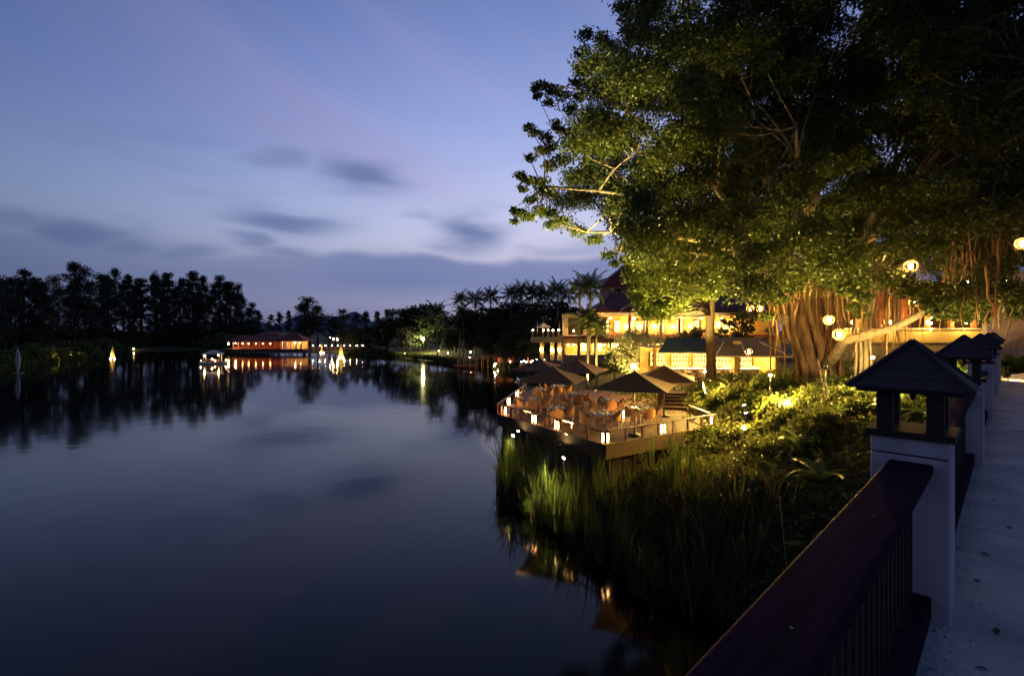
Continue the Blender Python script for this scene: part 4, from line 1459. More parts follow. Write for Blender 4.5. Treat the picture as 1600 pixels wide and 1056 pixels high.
# near bank: shrubs between deck, tree and bridge
nb = [(1015, 750, 17.2, .8, 0), (1060, 745, 17.6, .9, 1), (1090, 770, 16.4, .8, 0), (1130, 775, 15.8, .9, 1), (1180, 760, 16.0, .9, 0), (1230, 750, 15.6, .9, 1), (1310, 715, 13.6, .8, 1), (1275, 735, 14.2, .8, 0), (1345, 705, 12.8, .7, 1), (1205, 830, 13.2, .7, 0), (1255, 810, 12.8, .7, 1), (960, 722, 18.3, .8, 2), (1000, 718, 18.6, .9, 1), (1040, 712, 19.0, 1.0, 2), (1075, 706, 19.6, 1.0, 1), (1270, 570, 22.3, 1.4, 1), (1312, 555, 21.7, 1.3, 1), (1225, 585, 22.8, 1.3, 0), (1108, 590, 30, 1.5, 0), (1150, 575, 31, 1.7, 0), (1185, 590, 29, 1.5, 1), (1130, 612, 28, 1.3, 0), (1170, 610, 27, 1.3, 2), (1215, 600, 26, 1.3, 1), (1150, 640, 25.5, 1.0, 2), (1195, 640, 24.5, 1.1, 0), (1240, 625, 23.5, 1.1, 2),
      (1120, 690, 22.5, .8, 1), (1160, 700, 21.5, .9, 2), (1200, 680, 21.5, 1.0, 1), (1245, 670, 20.5, 1.0, 2), (1285, 640, 21, 1.0, 1), (1100, 730, 20, .7, 2), (1140, 740, 19, .8, 1), (1190, 730, 18.5, .9, 2), (1240, 720, 17.5, .9, 1), (1290, 690, 17.5, 1.0, 2),
      (1325, 640, 18.5, .9, 3), (1340, 600, 20, 1.0, 1), (1290, 590, 23, 1.1, 1), (1320, 565, 22.5, 1.1, 1), (1270, 575, 23.5, .9, 0), (1150, 800, 16, .7, 2), (1210, 790, 15.5, .8, 2), (1270, 770, 14.5, .8, 2), (1330, 740, 13.5, .7, 2), (1300, 830, 12.5, .6, 2), (1240, 850, 13, .6, 2),
      (1380, 590, 18.5, .9, 3), (1415, 600, 17, .8, 3), (1450, 580, 18, 1.0, 3), (1400, 560, 21, 1.0, 3), (1470, 555, 20, 1.1, 3), (1180, 870, 13.2, .6, 2), (1405, 530, 22, 1.0, 1), (1440, 520, 23.5, 1.1, 0), (1490, 525, 23, 1.1, 3), (1530, 520, 23.5, 1.1, 0), (1565, 535, 22.5, 1.1, 3), (1595, 530, 22.5, 1.2, 0), (1365, 545, 20.5, 1.0, 1), (1335, 530, 23.5, 1.0, 0), (1500, 560, 18.5, .9, 3), (1540, 556, 19.5, 1.0, 3)]
for i, (px, py, d, r, k) in enumerate(nb):
    x = (px - HX) / F * d
    bush(x, d, r, k, ORD[i] + ' shrub counting down the planted slope from the bar to the bridge', 'shrubs on the slope by the bridge', i * 1.3, 1.0)

# ground cover and leaf litter over the slope
g = np.random.default_rng(77)
n = 130000
x, y = g.uniform(4.2, 24, n), g.uniform(8.5, 36, n)
z = height(x, y)
keep = (z > .05)
dkx = (x - DC.x) * DA.x + (y - DC.y) * DA.y
dky = (x - DC.x) * DB.x + (y - DC.y) * DB.y
keep &= ~((dkx > -.2) & (dkx < 7.5) & (dky > -.1) & (x < 9.9))
bx_ = (x - BO.x) * BV.x + (y - BO.y) * BV.y
keep &= bx_ < -.45
x, y, z = x[keep], y[keep], z[keep]
P = np.stack([x, y, z + g.uniform(0, 1, len(x)) ** 1.6 * (.35 + .45 * (np.sin(x * 2.1 + 1) * np.sin(y * 1.7) > -.1))], 1)
V, Fc = leaves(P, .17, .085, g, (0, 0, 1), .25, .6)
o = link(bpy.data.objects.new('undergrowth', mesh_np('undergrowth', V, Fc, 'leaf_ground')))
tag(o, 'low mixed ground cover over the bank between deck and bridge', 'undergrowth', kind='stuff')
k = g.integers(0, len(P), 5000)
V, Fc = leaves(P[k] + np.array([0, 0, .02]), .17, .08, g, (0, 0, 1), .1)
o = link(bpy.data.objects.new('leaf_litter', mesh_np('leaf_litter', V, Fc, 'dead_leaf')))
tag(o, 'dry brown leaf litter caught in the bank plants', 'leaf litter', kind='stuff')

# reeds -------------------------------------------------------------------
def blades(P, hts, wd, g, lean=.18, seg=4):
    n = len(P)
    a = g.uniform(0, 2 * PI, n)
    l = np.abs(g.normal(0, lean, n)) * hts
    dx, dy = np.cos(a) * l, np.sin(a) * l
    px_, py_ = -np.sin(a), np.cos(a)
    tw = g.uniform(0, PI, n)
    wx, wy = np.cos(tw), np.sin(tw)
    V = np.empty((n, seg * 2 + 2, 3))
    for s in range(seg + 1):
        u = s / seg
        w = wd * (1 - u ** 2.2) * .5 + .0015
        cx, cy2, cz = P[:, 0] + dx * u ** 2.2, P[:, 1] + dy * u ** 2.2, P[:, 2] + hts * (u - .10 * (l / hts) * u ** 3)
        V[:, 2 * s] = np.stack([cx - wx * w, cy2 - wy * w, cz], 1)
        V[:, 2 * s + 1] = np.stack([cx + wx * w, cy2 + wy * w, cz], 1)
    base = (np.arange(n) * (seg * 2 + 2))[:, None, None]
    q = np.array([[2 * s, 2 * s + 1, 2 * s + 3, 2 * s + 2] for s in range(seg)])[None]
    return V.reshape(-1, 3), (base + q).reshape(-1, 4)
RP = [(-.9, 24.6), (-.6, 22.2), (.4, 20.0), (1.6, 18.4), (2.7, 16.2), (3.3, 14.2), (5.0, 12.6), (6.8, 12.6), (8.0, 13.6), (7.6, 17), (6.2, 19.5), (3.9, 19.6), (.6, 24.6), (-.2, 26.3)]
def scatter(poly, n, g):
    out = []
    xs, ys = [p[0] for p in poly], [p[1] for p in poly]
    while len(out) < n:
        x, y = g.uniform(min(xs), max(xs)), g.uniform(min(ys), max(ys))
        if in_poly(x, y, poly):
            out.append((x, y))
    return np.array(out)
g = np.random.default_rng(99)
xy = scatter(RP, 5600, g)
# tussocks: pull blades together
cen = scatter(RP, 150, g)
ix = np.argmin(((xy[:, None, :] - cen[None]) ** 2).sum(-1), 1)
xy = xy * .5 + cen[ix] * .5
z = np.maximum(height(xy[:, 0], xy[:, 1]), -.3)
hts = g.uniform(1.3, 2.9, len(xy)) * (.8 + .35 * np.sin(ix * 1.7)) - np.clip(z, 0, 1) * .4
hts = np.clip(hts * np.where((xy[:, 0] > 2.6) & (xy[:, 1] < 17.2), .66, 1.0) * np.where(xy[:, 1] > 21, 1.12, 1.0), .5, 3.1)
V, Fc = blades(np.stack([xy[:, 0], xy[:, 1], z], 1), hts, .050, g, .20)
o = link(bpy.data.objects.new('reeds', mesh_np('reeds', V, Fc, 'reed')))
tag(o, 'tall green reeds standing in the water below the deck', 'reeds', kind='stuff')
k = g.integers(0, len(xy), 1300)
V, Fc = blades(np.stack([xy[k, 0] + g.normal(0, .12, 1300), xy[k, 1] + g.normal(0, .12, 1300), z[k]], 1), g.uniform(.6, 2.0, 1300), .026, g, .5)
o = link(bpy.data.objects.new('dry_reeds', mesh_np('dry_reeds', V, Fc, 'reed_dry')))
tag(o, 'dry bent brown reed stalks at the foot of the green reeds', 'reeds', kind='stuff')
# reeds on the left bank and far lawn edge
n = 5200
u = g.uniform(0, 1, n)
px = np.where(u < .45, -30 + u / .45 * 235, 545 + (u - .45) / .55 * 262)
d = np.where(u < .45, np.interp(px, [-30, 0, 80, 140, 205], [84, 88.5, 115, 137, 174]), np.interp(px, [545, 600, 700, 800, 815], [161, 145, 113.5, 90.5, 70])) + g.uniform(-1.0, 2.2, n)
X = (px - HX) / F * d
zz = np.maximum(height(X, d), -.1)
V, Fc = blades(np.stack([X, d, zz], 1), g.uniform(.7, 1.7, n), .22, g, .2, 3)
o = link(bpy.data.objects.new('shore_reeds', mesh_np('shore_reeds', V, Fc, 'reed')))
tag(o, 'fringe of short reeds along the far banks of the lake', 'reeds', kind='stuff')

# broad-leaved plants by the near pillar -----------------------------------
def big_leaf(ln, w):
    mb = MB()
    n = 8
    L_, C_, R_ = [], [], []
    for i in range(n + 1):
        u = i / n
        x, z = ln * (u * .86), ln * (.55 * u - .62 * u * u)
        ww = w * math.sin(PI * min(1, u * .92 + .05)) ** .8 * .5 + .004
        C_.append((x, 0, z)); L_.append((x, ww, z + ww * .28)); R_.append((x, -ww, z + ww * .28))
    for i in range(n):
        mb.face([C_[i], C_[i + 1], L_[i + 1], L_[i]], True)
        mb.face([R_[i], R_[i + 1], C_[i + 1], C_[i]], True)
    return mb.mesh('leaf', 'leaf_broad')
BL = [big_leaf(1.35, .36), big_leaf(1.0, .28), big_leaf(.75, .10)]
def leafy(px, py, d, label, n=8, k=0, sc=1.0, seed=0):
    rd = random.Random(seed)
    p = at(px, py, d)
    z = H(p.x, p.y)
    t = thing('broadleaf_plant', (p.x, p.y, z), label, 'plant', 'broad-leaved plants by the bridge')
    hs = min(.55, max(.2, p.z - z))
    MB().tube([(0, 0, -.1), (.02, .01, hs * .6), (0, 0, hs)], [.03, .022, .012], 6).build('stem', 'dry_stem', t)
    for i in range(n):
        s = sc * rd.uniform(.75, 1.1)
        inst('leaf', BL[k], t, (0, 0, hs * (.75 + .25 * i / n)), (rd.uniform(-.3, .3), -.95 + .9 * rd.random(), i * 2.4 + rd.uniform(-.3, .3)), (s, s, s))
leafy(1338, 690, 11.2, 'long-leaved plant beside the near pillar', 9, 0, 1.0, 1)
leafy(1345, 735, 9.8, 'second long-leaved plant low against the near pillar', 7, 0, .8, 2)
leafy(1250, 655, 16.5, 'upright plant with one pale paddle leaf on the slope', 6, 0, .9, 3)
leafy(1285, 700, 14.5, 'arching long-leaved plant in the middle of the slope', 7, 0, .9, 4)
leafy(1222, 715, 15.5, 'small arching plant lower on the slope', 6, 1, .9, 5)
leafy(1372, 555, 17.5, 'spiky-leaved plant lit green left of the near pillar roof', 14, 2, 1.3, 6)
leafy(1440, 560, 16.0, 'spiky-leaved plant lit green between the first two pillars', 14, 2, 1.3, 7)
leafy(1398, 545, 20, 'tall spiky plant under the low fig limb', 14, 2, 1.5, 8)
leafy(1500, 545, 18.5, 'arching fern-like plant above the second pillar', 12, 0, 1.2, 9)
leafy(1470, 530, 21, 'fern-like plant against the lit verandah wall', 12, 0, 1.2, 10)
leafy(1590, 545, 22, 'leafy plant at the picture edge behind the pillars', 12, 0, 1.2, 11)
leafy(1545, 530, 22.5, 'leafy plant rising behind the far pillar roofs', 12, 0, 1.2, 12)
leafy(1570, 585, 17.8, 'low bright plant at the end of the railing', 14, 2, 1.0, 13)
leafy(1310, 620, 17.5, 'thin-leaved plant in front of the fig roots', 12, 2, 1.2, 14)
leafy(1275, 760, 12.5, 'small yellow-leaved plant in the dark lower slope', 6, 1, .8, 15)
leafy(1235, 820, 12.0, 'scrubby plant near the water below the railing', 8, 1, .7, 16)
leafy(1290, 880, 9.6, 'scrubby plant just behind the handrail', 8, 1, .7, 17)
# thin poles and stalks on the slope
for i, (a, b, r, lab) in enumerate([((1277, 560, 21), (1292, 640, 18.5), .02, 'thin leaning cane in front of the fig trunk'),
                                  ((1218, 775, 13), (1238, 865, 11), .012, 'long bare stalk leaning over the dark slope'),
                                  ((1060, 835, 14), (1085, 900, 12.5), .010, 'thin dead stalk among the reeds'),
                                  ((1093, 800, 14), (1108, 830, 13.4), .010, 'short pale dead stalk above the reeds')]):
    A, B = at(*a), at(*b)
    B.z = min(B.z, H(B.x, B.y) + .2)
    o = MB().tube([B, (A + B) / 2 + Vector((.05, 0, .05)), A], [r, r * .9, r * .6], 6).build('cane', 'dry_stem')
    tag(o, lab, 'cane', 'canes and stalks on the slope')

# ------------------------------------------------------------------ hotel
BULB = MB().ball((0, 0, 0), 1.0, 8, 5).mesh('bulb', 'glow_hotel')
BULB_L = MB().ball((0, 0, 0), 1.0, 8, 5).mesh('bulb', 'glow_lantern')
emit('glow_high', (1.0, .56, .16), 800)
BULB_H = MB().ball((0, 0, 0), 1.0, 8, 5).mesh('bulb', 'glow_high')
BULB_S = MB().ball((0, 0, 0), 1.0, 8, 5).mesh('bulb', 'glow_small')
BULB_F = MB().ball((0, 0, 0), 1.0, 8, 5).mesh('bulb', 'glow_far')
BULB_W = MB().ball((0, 0, 0), 1.0, 8, 5).mesh('bulb', 'glow_flood')
BULB_O = MB().ball((0, 0, 0), 1.0, 8, 5).mesh('bulb', 'glow_far_orange')
def part(name, m, t, *box):
    return MB().box(*box).build(name, m, t)
def hip_roof(t, m, x0, x1, y0, y1, z0, z1, inset_x, inset_y=None, name='roof'):
    ym = (y0 + y1) / 2
    a = [(x0, y0, z0), (x1, y0, z0), (x1, y1, z0), (x0, y1, z0)]
    r = [(x0 + inset_x, ym, z1), (x1 - inset_x, ym, z1)]
    mb = MB()
    mb.face([a[0], a[1], r[1], r[0]]); mb.face([a[2], a[3], r[0], r[1]])
    mb.face([a[3], a[0], r[0]]); mb.face([a[1], a[2], r[1]])
    b = [(x, y, z - .18) for x, y, z in a]
    for i in range(4):
        j = (i + 1) % 4
        mb.face([b[i], b[j], a[j], a[i]])
    mb.face(b[::-1])
    rf = mb.build(name, m, t)
    # ridge and hip caps
    for p, q in ((r[0], r[1]), (a[0], r[0]), (a[1], r[1]), (a[2], r[1]), (a[3], r[0])):
        if (Vector(p) - Vector(q)).length > .1:
            MB().bar(Vector(p) + Vector((0, 0, .03)), Vector(q) + Vector((0, 0, .03)), .22, .10).build('ridge_cap', m, rf)
    return rf
hz = 4.0
ho = thing('hotel', (0, 72, hz), 'two-storey cream hotel with maroon roofs and lit rooms behind palms', 'building')
# local: x = world x, y = depth beyond 72, z above 4.0
part('floor_slab', 'stone', ho, 7.4, 42, -.6, 9, -1.2, .05)
part('rear_wall', 'interior', ho, 7.6, 42, 4.6, 4.9, .05, 2.6)
part('end_wall', 'cream_wall', ho, 7.4, 7.7, 0, 8.8, .05, 2.6)
part('storey_beam', 'cream_wall', ho, 7.35, 42, -.25, .15, 1.7, 2.45)
part('storey_slab', 'cream_wall', ho, 7.4, 42, .15, 9, 2.45, 2.75)
# tiled skirt roof between the storeys
mb = MB()
mb.face([(7.2, -1.0, 2.42), (42, -1.0, 2.42), (42, .1, 3.02), (7.2, .1, 3.02)])
mb.face([(7.2, -1.0, 2.34), (7.2, .1, 2.34), (42, .1, 2.34), (42, -1.0, 2.34)])
mb.face([(7.2, -1.0, 2.34), (42, -1.0, 2.34), (42, -1.0, 2.42), (7.2, -1.0, 2.42)])
mb.build('skirt_roof', 'terracotta', ho)
for i, x in enumerate((7.7, 9.9, 12.2, 14.4, 16.8, 19.2, 21.8, 24.4, 27.2, 30, 33)):
    part('column', 'cream_wall', ho, x - .17, x + .17, -.17, .17, .05, 1.70)
    if i < 10:
        for q in (.7, 1.5):
            inst('ceiling_lamp', BULB, ho, (x + q, 2.2 if i % 2 else .9, 1.45), (0, 0, 0), (.11, .11, .06))
for i, x in enumerate((10.3, 12.6, 15.0, 17.3, 19.8, 22.4, 25)):
    w = part('window', 'white_trim', ho, x, x + 1.5, 4.46, 4.59, .3, 1.62)
    for q in (0, 1):
        MB().box(x + .08 + q * .7, x + .72 + q * .7, 4.42, 4.455, .38, 1.55).build('pane', 'glow_window', w)
# upper storey
part('upper_rear_wall', 'interior', ho, 13.6, 42, 5.2, 5.5, 2.75, 6.6)
part('upper_beam', 'white_trim', ho, 13.4, 42, -.05, .3, 5.75, 6.25)
part('eave_soffit', 'soffit', ho, 12.8, 42, -1.4, 5.2, 6.25, 6.33)
for i, x in enumerate((13.7, 17.3, 19.4, 21.8, 24.6, 27.6, 30.6, 33.8)):
    part('column', 'terracotta' if i in (1, 4) else 'white_trim', ho, x - .16, x + .16, -.02, .28, 2.75, 5.75)
    inst('ceiling_lamp', BULB, ho, (x + 1.2, 2.4, 5.4), (0, 0, 0), (.15, .15, .08))
    inst('wall_lamp', BULB, ho, (x + .7, 4.9, 4.2), (0, 0, 0), (.09, .09, .13))
for i, x in enumerate((14.2, 16.0, 18.2, 20.3, 22.9, 25.8, 28.6)):
    w = part('window', 'terracotta', ho, x, x + 1.1, 5.06, 5.19, 3.2, 5.2)
    MB().box(x + .1, x + 1.0, 5.02, 5.055, 3.3, 5.1).build('pane', 'glow_window', w)
part('balustrade_rail', 'white_trim', ho, 13.6, 42, -.02, .08, 3.55, 3.65)
for i in range(70):
    x = 13.8 + i * .3
    MB().box(x - .02, x + .02, .01, .05, 2.75, 3.55).build('baluster', 'white_trim', ho)
for i in range(16):
    inst('eave_lamp', BULB_S, ho, (13.2 + i * 1.15, -1.1, 6.2), (0, 0, 0), (.11, .11, .05))
hip_roof(ho, 'maroon_tile', 11.6, 43, -2.0, 8.5, 6.52, 9.3, 4.6)
part('fascia', 'terracotta', ho, 11.65, 43, -1.96, -1.86, 6.12, 6.34)
# second tier and tower roof
part('tower_wall', 'pink_wall', ho, 15.4, 28, 6.4, 14, 8.2, 10.75)
for i in range(4):
    w = part('tower_window', 'white_trim', ho, 16.2 + i * 2.6, 17.5 + i * 2.6, 6.3, 6.395, 9.1, 10.4)
    MB().box(16.3 + i * 2.6, 17.4 + i * 2.6, 6.26, 6.295, 9.2, 10.3).build('pane', 'dark_interior', w)
hip_roof(ho, 'maroon_tile', 14.6, 29, 5.6, 15, 10.95, 16.2, 6.4, name='tower_roof')
part('lantern_wall', 'pink_wall', ho, 25.6, 29.2, 1.2, 4.2, 8.0, 9.6)
hip_roof(ho, 'maroon_tile', 24.9, 29.9, .5, 4.9, 9.75, 11.8, 1.8, name='lantern_roof')
# portal at the lakeward end of the upper floor
part('portal_post', 'cream_wall', ho, 7.45, 8.15, -.9, .6, 2.9, 5.5)
part('portal_post', 'cream_wall', ho, 12.7, 13.3, -.9, .6, 2.9, 5.5)
part('portal_beam', 'cream_wall', ho, 7.4, 13.35, -.95, .65, 5.5, 5.95)
part('portal_sill', 'white_trim', ho, 7.4, 13.35, -.95, .65, 2.77, 2.9)
part('portal_wall', 'dark_interior', ho, 8.2, 12.7, 3.4, 3.6, 2.9, 5.5)
part('portal_wall', 'cream_wall', ho, 10.9, 12.68, 2.9, 3.39, 2.9, 5.2)
inst('wall_lamp', BULB_S, ho, (11.8, 1.6, 4.8), (0, 0, 0), (.15, .15, .15))
inst('wall_lamp', BULB_S, ho, (8.9, -1.5, 3.5), (0, 0, 0), (.10, .10, .14))
# cantilevered terrace
part('terrace_slab', 'cream_wall', ho, 2.9, 7.4, -1.6, 3.2, 1.85, 2.55)
for x in (4.35, 5.9, 7.0):
    part('terrace_column', 'cream_wall', ho, x - .28, x + .28, -.4, .2, -.8, 1.85)
    inst('wall_lamp', BULB_S, ho, (x - .1, -.62, .75), (0, 0, 0), (.13, .10, .16))
part('terrace_rail', 'rail_wood', ho, 2.95, 7.35, -1.55, -1.47, 3.35, 3.43)
part('terrace_rail', 'rail_wood', ho, 2.95, 3.03, -1.47, 3.1, 3.35, 3.43)
for i in range(15):
    x = 3.05 + i * .3
    MB().box(x - .03, x + .03, -1.54, -1.48, 2.55, 3.35).build('baluster', 'rail_wood', ho)
for x in (3.0, 4.5, 5.2, 5.9, 6.7):
    MB().box(x - .09, x + .09, -1.62, -1.42, 2.55, 3.5).build('terrace_post', 'cream_wall', ho)
    inst('post_lamp', BULB_S, ho, (x, -1.5, 3.62), (0, 0, 0), (.11, .11, .13))
umbrella(Vector((4.6, 72.6, hz + 2.55)), .5, 2.2, .9, 'small pale parasol on the hotel terrace', 'canopy_grey', 'parasols on the hotel terrace')
for x in (3.7, 6.9):
    o = MB().tube([(x, 71.2, hz + 2.55), (x, 71.2, hz + 5.0)], .05, 6).build('flag_pole', 'metal_pole')
    tag(o, 'thin pole at the ' + ('lakeward' if x < 5 else 'landward') + ' end of the hotel terrace', 'pole', 'poles on the terrace')

# ------------------------------------------------------------------ garden bar with awnings
bz = H(15, 39)
bz = 3.55
ba = thing('garden_bar', (11.2, 38.6, bz), 'open garden bar with teal and olive awnings and glowing counter', 'bar')
part('floor', 'stone', ba, -.4, 10.4, -.4, 5.0, -.9, 0)
part('rear_wall', 'interior', ba, 0, 10, 4.3, 4.5, 0, 2.6)
part('side_wall', 'interior', ba, 9.8, 10, .4, 4.3, 0, 2.6)
part('ceiling', 'soffit', ba, 0, 10, .6, 4.5, 2.62, 2.72)
for x in (.0, 4.3, 6.35, 9.6):
    part('post', 'cream_wall' if x == 6.35 else 'interior', ba, x, x + (.5 if x == 6.35 else .22), .1, .45, 0, 2.62 if x != 6.35 else 3.2)
ct = part('counter_front', 'stone', ba, 1.3, 8.8, 1.0, 1.3, 0, 1.05)
MB().box(1.2, 8.9, .85, 1.5, 1.05, 1.12).build('counter_top', 'linen', ct)
MB().box(1.3, 8.8, .93, .995, .96, 1.03).build('light_strip', 'glow_strip', ct)
for i in range(5):
    x = .8 + i * 1.85
    sh_ = part('shelf_unit', 'interior', ba, x, x + 1.45, 4.0, 4.28, .9, 2.2)
    MB().box(x + .06, x + 1.39, 3.97, 3.995, 1.0, 2.1).build('lit_back', 'glow_shelf', sh_)
    for z in (1.32, 1.7):
        MB().box(x + .04, x + 1.41, 3.86, 3.965, z, z + .04).build('shelf', 'dark_wood', sh_)
    inst('ceiling_lamp', BULB, ba, (x + .7, 2.4, 2.45), (0, 0, 0), (.13, .13, .07))
    inst('ceiling_lamp', BULB, ba, (x + .2, .8, 2.5), (0, 0, 0), (.09, .09, .06))
# awnings: sloping cloth on a frame
def awning(x0, x1, xr0, xr1, y0, y1, z0, z1, m, valance):
    mb = MB()
    mb.face([(x0, y0, z0), (x1, y0, z0), (xr1, y1, z1), (xr0, y1, z1)])
    mb.face([(x0, y0, z0 - .02), (xr0, y1, z1 - .02), (xr1, y1, z1 - .02), (x1, y0, z0 - .02)])
    mb.face([(x0, y0, z0), (xr0, y1, z1), (xr0, y1 + .01, z0)])
    mb.face([(x1, y0, z0), (xr1, y1 + .01, z0), (xr1, y1, z1)])
    a = mb.build('awning', m, ba)
    MB().bar((x0, y0, z0 - .06), (x1, y0, z0 - .06), .05, .10).build('front_bar', valance, a)
    return a
awning(.0, 3.9, 1.5, 4.6, -.9, 1.6, 2.36, 3.42, 'awning_teal', 'white_trim')
awning(3.95, 9.6, 4.65, 9.0, -2.1, 1.5, 2.15, 3.45, 'awning_olive', 'white_trim')
for a_, b_ in (((3.95, -2.1, 2.1), (5.6, .3, 3.15)), ((6.2, -2.1, 2.1), (7.0, .3, 3.15)), ((9.6, -2.1, 2.1), (8.4, .3, 3.15))):
    MB().bar(a_, b_, .06, .06).build('awning_arm', 'white_trim', ba)
for i in range(5):
    x = 12.9 + i * 1.2
    t = thing('bar_chair', (x, 38.9, bz), 'round-backed cane chair at the bar counter, ' + ORD[i] + ' from the lake', 'chair', 'chairs along the bar counter', random.uniform(-.3, .3))
    pts = [(.36 * math.cos(a), -.05, .75 + .45 * math.sin(a)) for a in [PI * 2 * k / 16 for k in range(17)]]
    MB().tube(pts, .045, 6).build('back_hoop', 'cream_wall', t)
    MB().lathe([(.30, .68), (.32, .72), (.30, .76)], 12, (0, .28, 0)).build('seat', 'wicker', t)
    for dx in (-.22, .22):
        for dy in (.08, .48):
            MB().tube([(dx, dy, 0), (dx, dy, .69)], .022, 5).build('leg', 'cream_wall', t)
BOT = MB().lathe([(.035, 0), (.038, .02), (.038, .18), (.014, .24), (.014, .30)], 8).mesh('bottle', 'glassware')
for i in range(8):
    o = inst('bottle', BOT, None, (13.3 + i * .42, 39.9 + .1 * (i % 2), bz + 1.12))
    tag(o, 'bottle standing on the glowing bar counter, ' + ORD[i] + ' from the lake', 'bottle', 'bottles on the bar counter')

BOT2 = MB().lathe([(.045, 0), (.048, .02), (.048, .17), (.016, .23), (.016, .27)], 8).mesh('bottle', 'dark_wood')
BOT3 = MB().lathe([(.060, 0), (.062, .02), (.062, .13), (.018, .20), (.020, .25)], 8).mesh('bottle', 'awning_teal')
for i in range(5):
    for j, z in enumerate((1.36, 1.74)):
        for k in range(5):
            o = inst('bottle', BOT2 if (i + j + k) % 3 else BOT3, None, (11.2 + .8 + i * 1.85 + .16 + k * .28, 38.6 + 3.91, bz + z))
            tag(o, 'dark bottle on the ' + ('lower', 'upper')[j] + ' shelf of the ' + ORD[i] + ' lit unit, ' + ORD[k] + ' from the lake', 'bottle', 'bottles on the bar shelves')
# verandah building behind the fig
ve = thing('verandah', (0, 34, 5.2), 'long low verandah with lit ochre parapet behind the fig tree', 'building')
part('parapet', 'cream_wall', ve, 22, 46, 0, .35, 1.55, 2.45)
part('parapet_cap', 'white_trim', ve, 21.9, 46, -.06, .42, 2.45, 2.54)
part('plinth', 'stone', ve, 22, 46, .05, 4, -.6, 1.55)
part('rear_wall', 'dark_interior', ve, 22, 46, 5, 5.3, 1.55, 5.6)
for i in range(10):
    x = 22.6 + i * 1.6
    part('column', 'hut_wood', ve, x - .12, x + .12, .1, .34, 2.54, 5.4)
part('roof_edge', 'maroon_tile', ve, 21.5, 46, -.8, 5.3, 5.4, 5.65)
for i in range(6):
    inst('wall_lamp', BULB, ve, (23.4 + i * 2.6, -.30, 2.95), (0, 0, 0), (.07, .07, .11))
vh = thing('guest_house', (3.1, 24, 5.6), 'white-walled house with sloping maroon roof at the picture edge', 'building')
part('wall', 'white_paint', vh, 22.6, 34, 2.5, 2.8, 0, 5.2)
w = part('window', 'white_trim', vh, 23.2, 24.4, 2.42, 2.495, 2.9, 4.1)
MB().box(23.28, 23.78, 2.38, 2.415, 2.98, 4.02).build('pane', 'glow_window_green', w)
MB().box(23.83, 24.32, 2.38, 2.415, 2.98, 4.02).build('pane', 'glow_window_green', w)
mb = MB()
mb.face([(22.6, -.6, 2.0), (34, -.6, 2.0), (34, 2.4, 4.6), (25.4, 2.4, 4.6)])
mb.face([(22.6, -.6, 1.85), (25.4, 2.4, 1.85), (34, 2.4, 1.85), (34, -.6, 1.85)])
mb.face([(22.6, -.6, 1.85), (34, -.6, 1.85), (34, -.6, 2.0), (22.6, -.6, 2.0)])
mb.face([(22.6, -.6, 2.0), (25.4, 2.4, 4.6), (25.4, 2.4, 1.85), (22.6, -.6, 1.85)])
mb.build('porch_roof', 'maroon_tile', vh)
for x in (23.0, 25.4, 28):
    part('porch_post', 'hut_wood', vh, x - .1, x + .1, -.5, -.3, 0, 1.85)

# ------------------------------------------------------------------ hanging lanterns
def hanging_lantern(px, py, d, r, label, lit=True, cord=None):
    r *= .85
    p = at(px, py, d)
    t = thing('hanging_lantern', p, label, 'lantern', 'cage lanterns hung in the trees')
    mb = MB()
    for k in range(7):
        a = PI * k / 7
        pts = [(r * math.sin(b) * math.cos(a), r * math.sin(b) * math.sin(a), r * math.cos(b)) for b in [2 * PI * j / 20 for j in range(21)]]
        mb.tube(pts, .011, 4, False)
    mb.build('cage', 'root_fibre' if lit else 'bark_dark', t)
    MB().lathe([(r * .28, r * .94), (r * .30, r * 1.0), (.02, r * 1.12)], 10).build('cap', 'dark_wood', t)
    if lit:
        inst('bulb', BULB_H if py < 480 and px > 1380 else BULB_L, t, (0, 0, 0), (0, 0, 0), (r * .30, r * .30, r * .50))
    MB().tube([(0, 0, r * 1.1), (0, 0, cord or 2.5)], .008, 4).build('cord', 'metal_dark', t)
hanging_lantern(1295, 500, 21.2, .25, 'bright round lantern against the fig trunk, upper of the close pair')
hanging_lantern(1311, 523, 19.6, .27, 'bright cage lantern lower right of the close pair by the fig')
hanging_lantern(1423, 416, 18.5, .27, 'cage lantern high in the dark crown above the low limb')
hanging_lantern(1427, 473, 20.5, .20, 'small lantern just above the low fig limb')
hanging_lantern(1513, 441, 19.5, .16, 'small bright lantern under the crown right of the limb')
hanging_lantern(1571, 439, 21, .12, 'tiny lantern under the crown near the picture edge')
hanging_lantern(1597, 381, 15, .22, 'lantern cut by the right picture edge')
hanging_lantern(1123, 507, 31, .28, 'lantern beside the shade tree trunk, lower of two', True)
hanging_lantern(1134, 511, 32, .20, 'smaller lantern just right of the one by the shade tree trunk')
hanging_lantern(1172, 482, 30, .26, 'left lantern of the pair high left of the fig trunk')
hanging_lantern(1188, 482, 30.5, .26, 'right lantern of the pair high left of the fig trunk')
hanging_lantern(1170, 549, 31, .26, 'lantern hung low before the olive awning')
hanging_lantern(1222, 498, 23, .30, 'unlit dark cage lantern on the left flank of the fig', False)
for k in range(5):
    p = at(1455, 478 + k * 9, 21.5)
    o = inst('fairy_light', BULB_S, None, p, (0, 0, 0), (.035, .035, .05))
    tag(o, 'small bulb of the vertical light string right of the low limb, ' + ORD[k] + ' from top', 'light bulb', 'bulbs of the hanging light string')

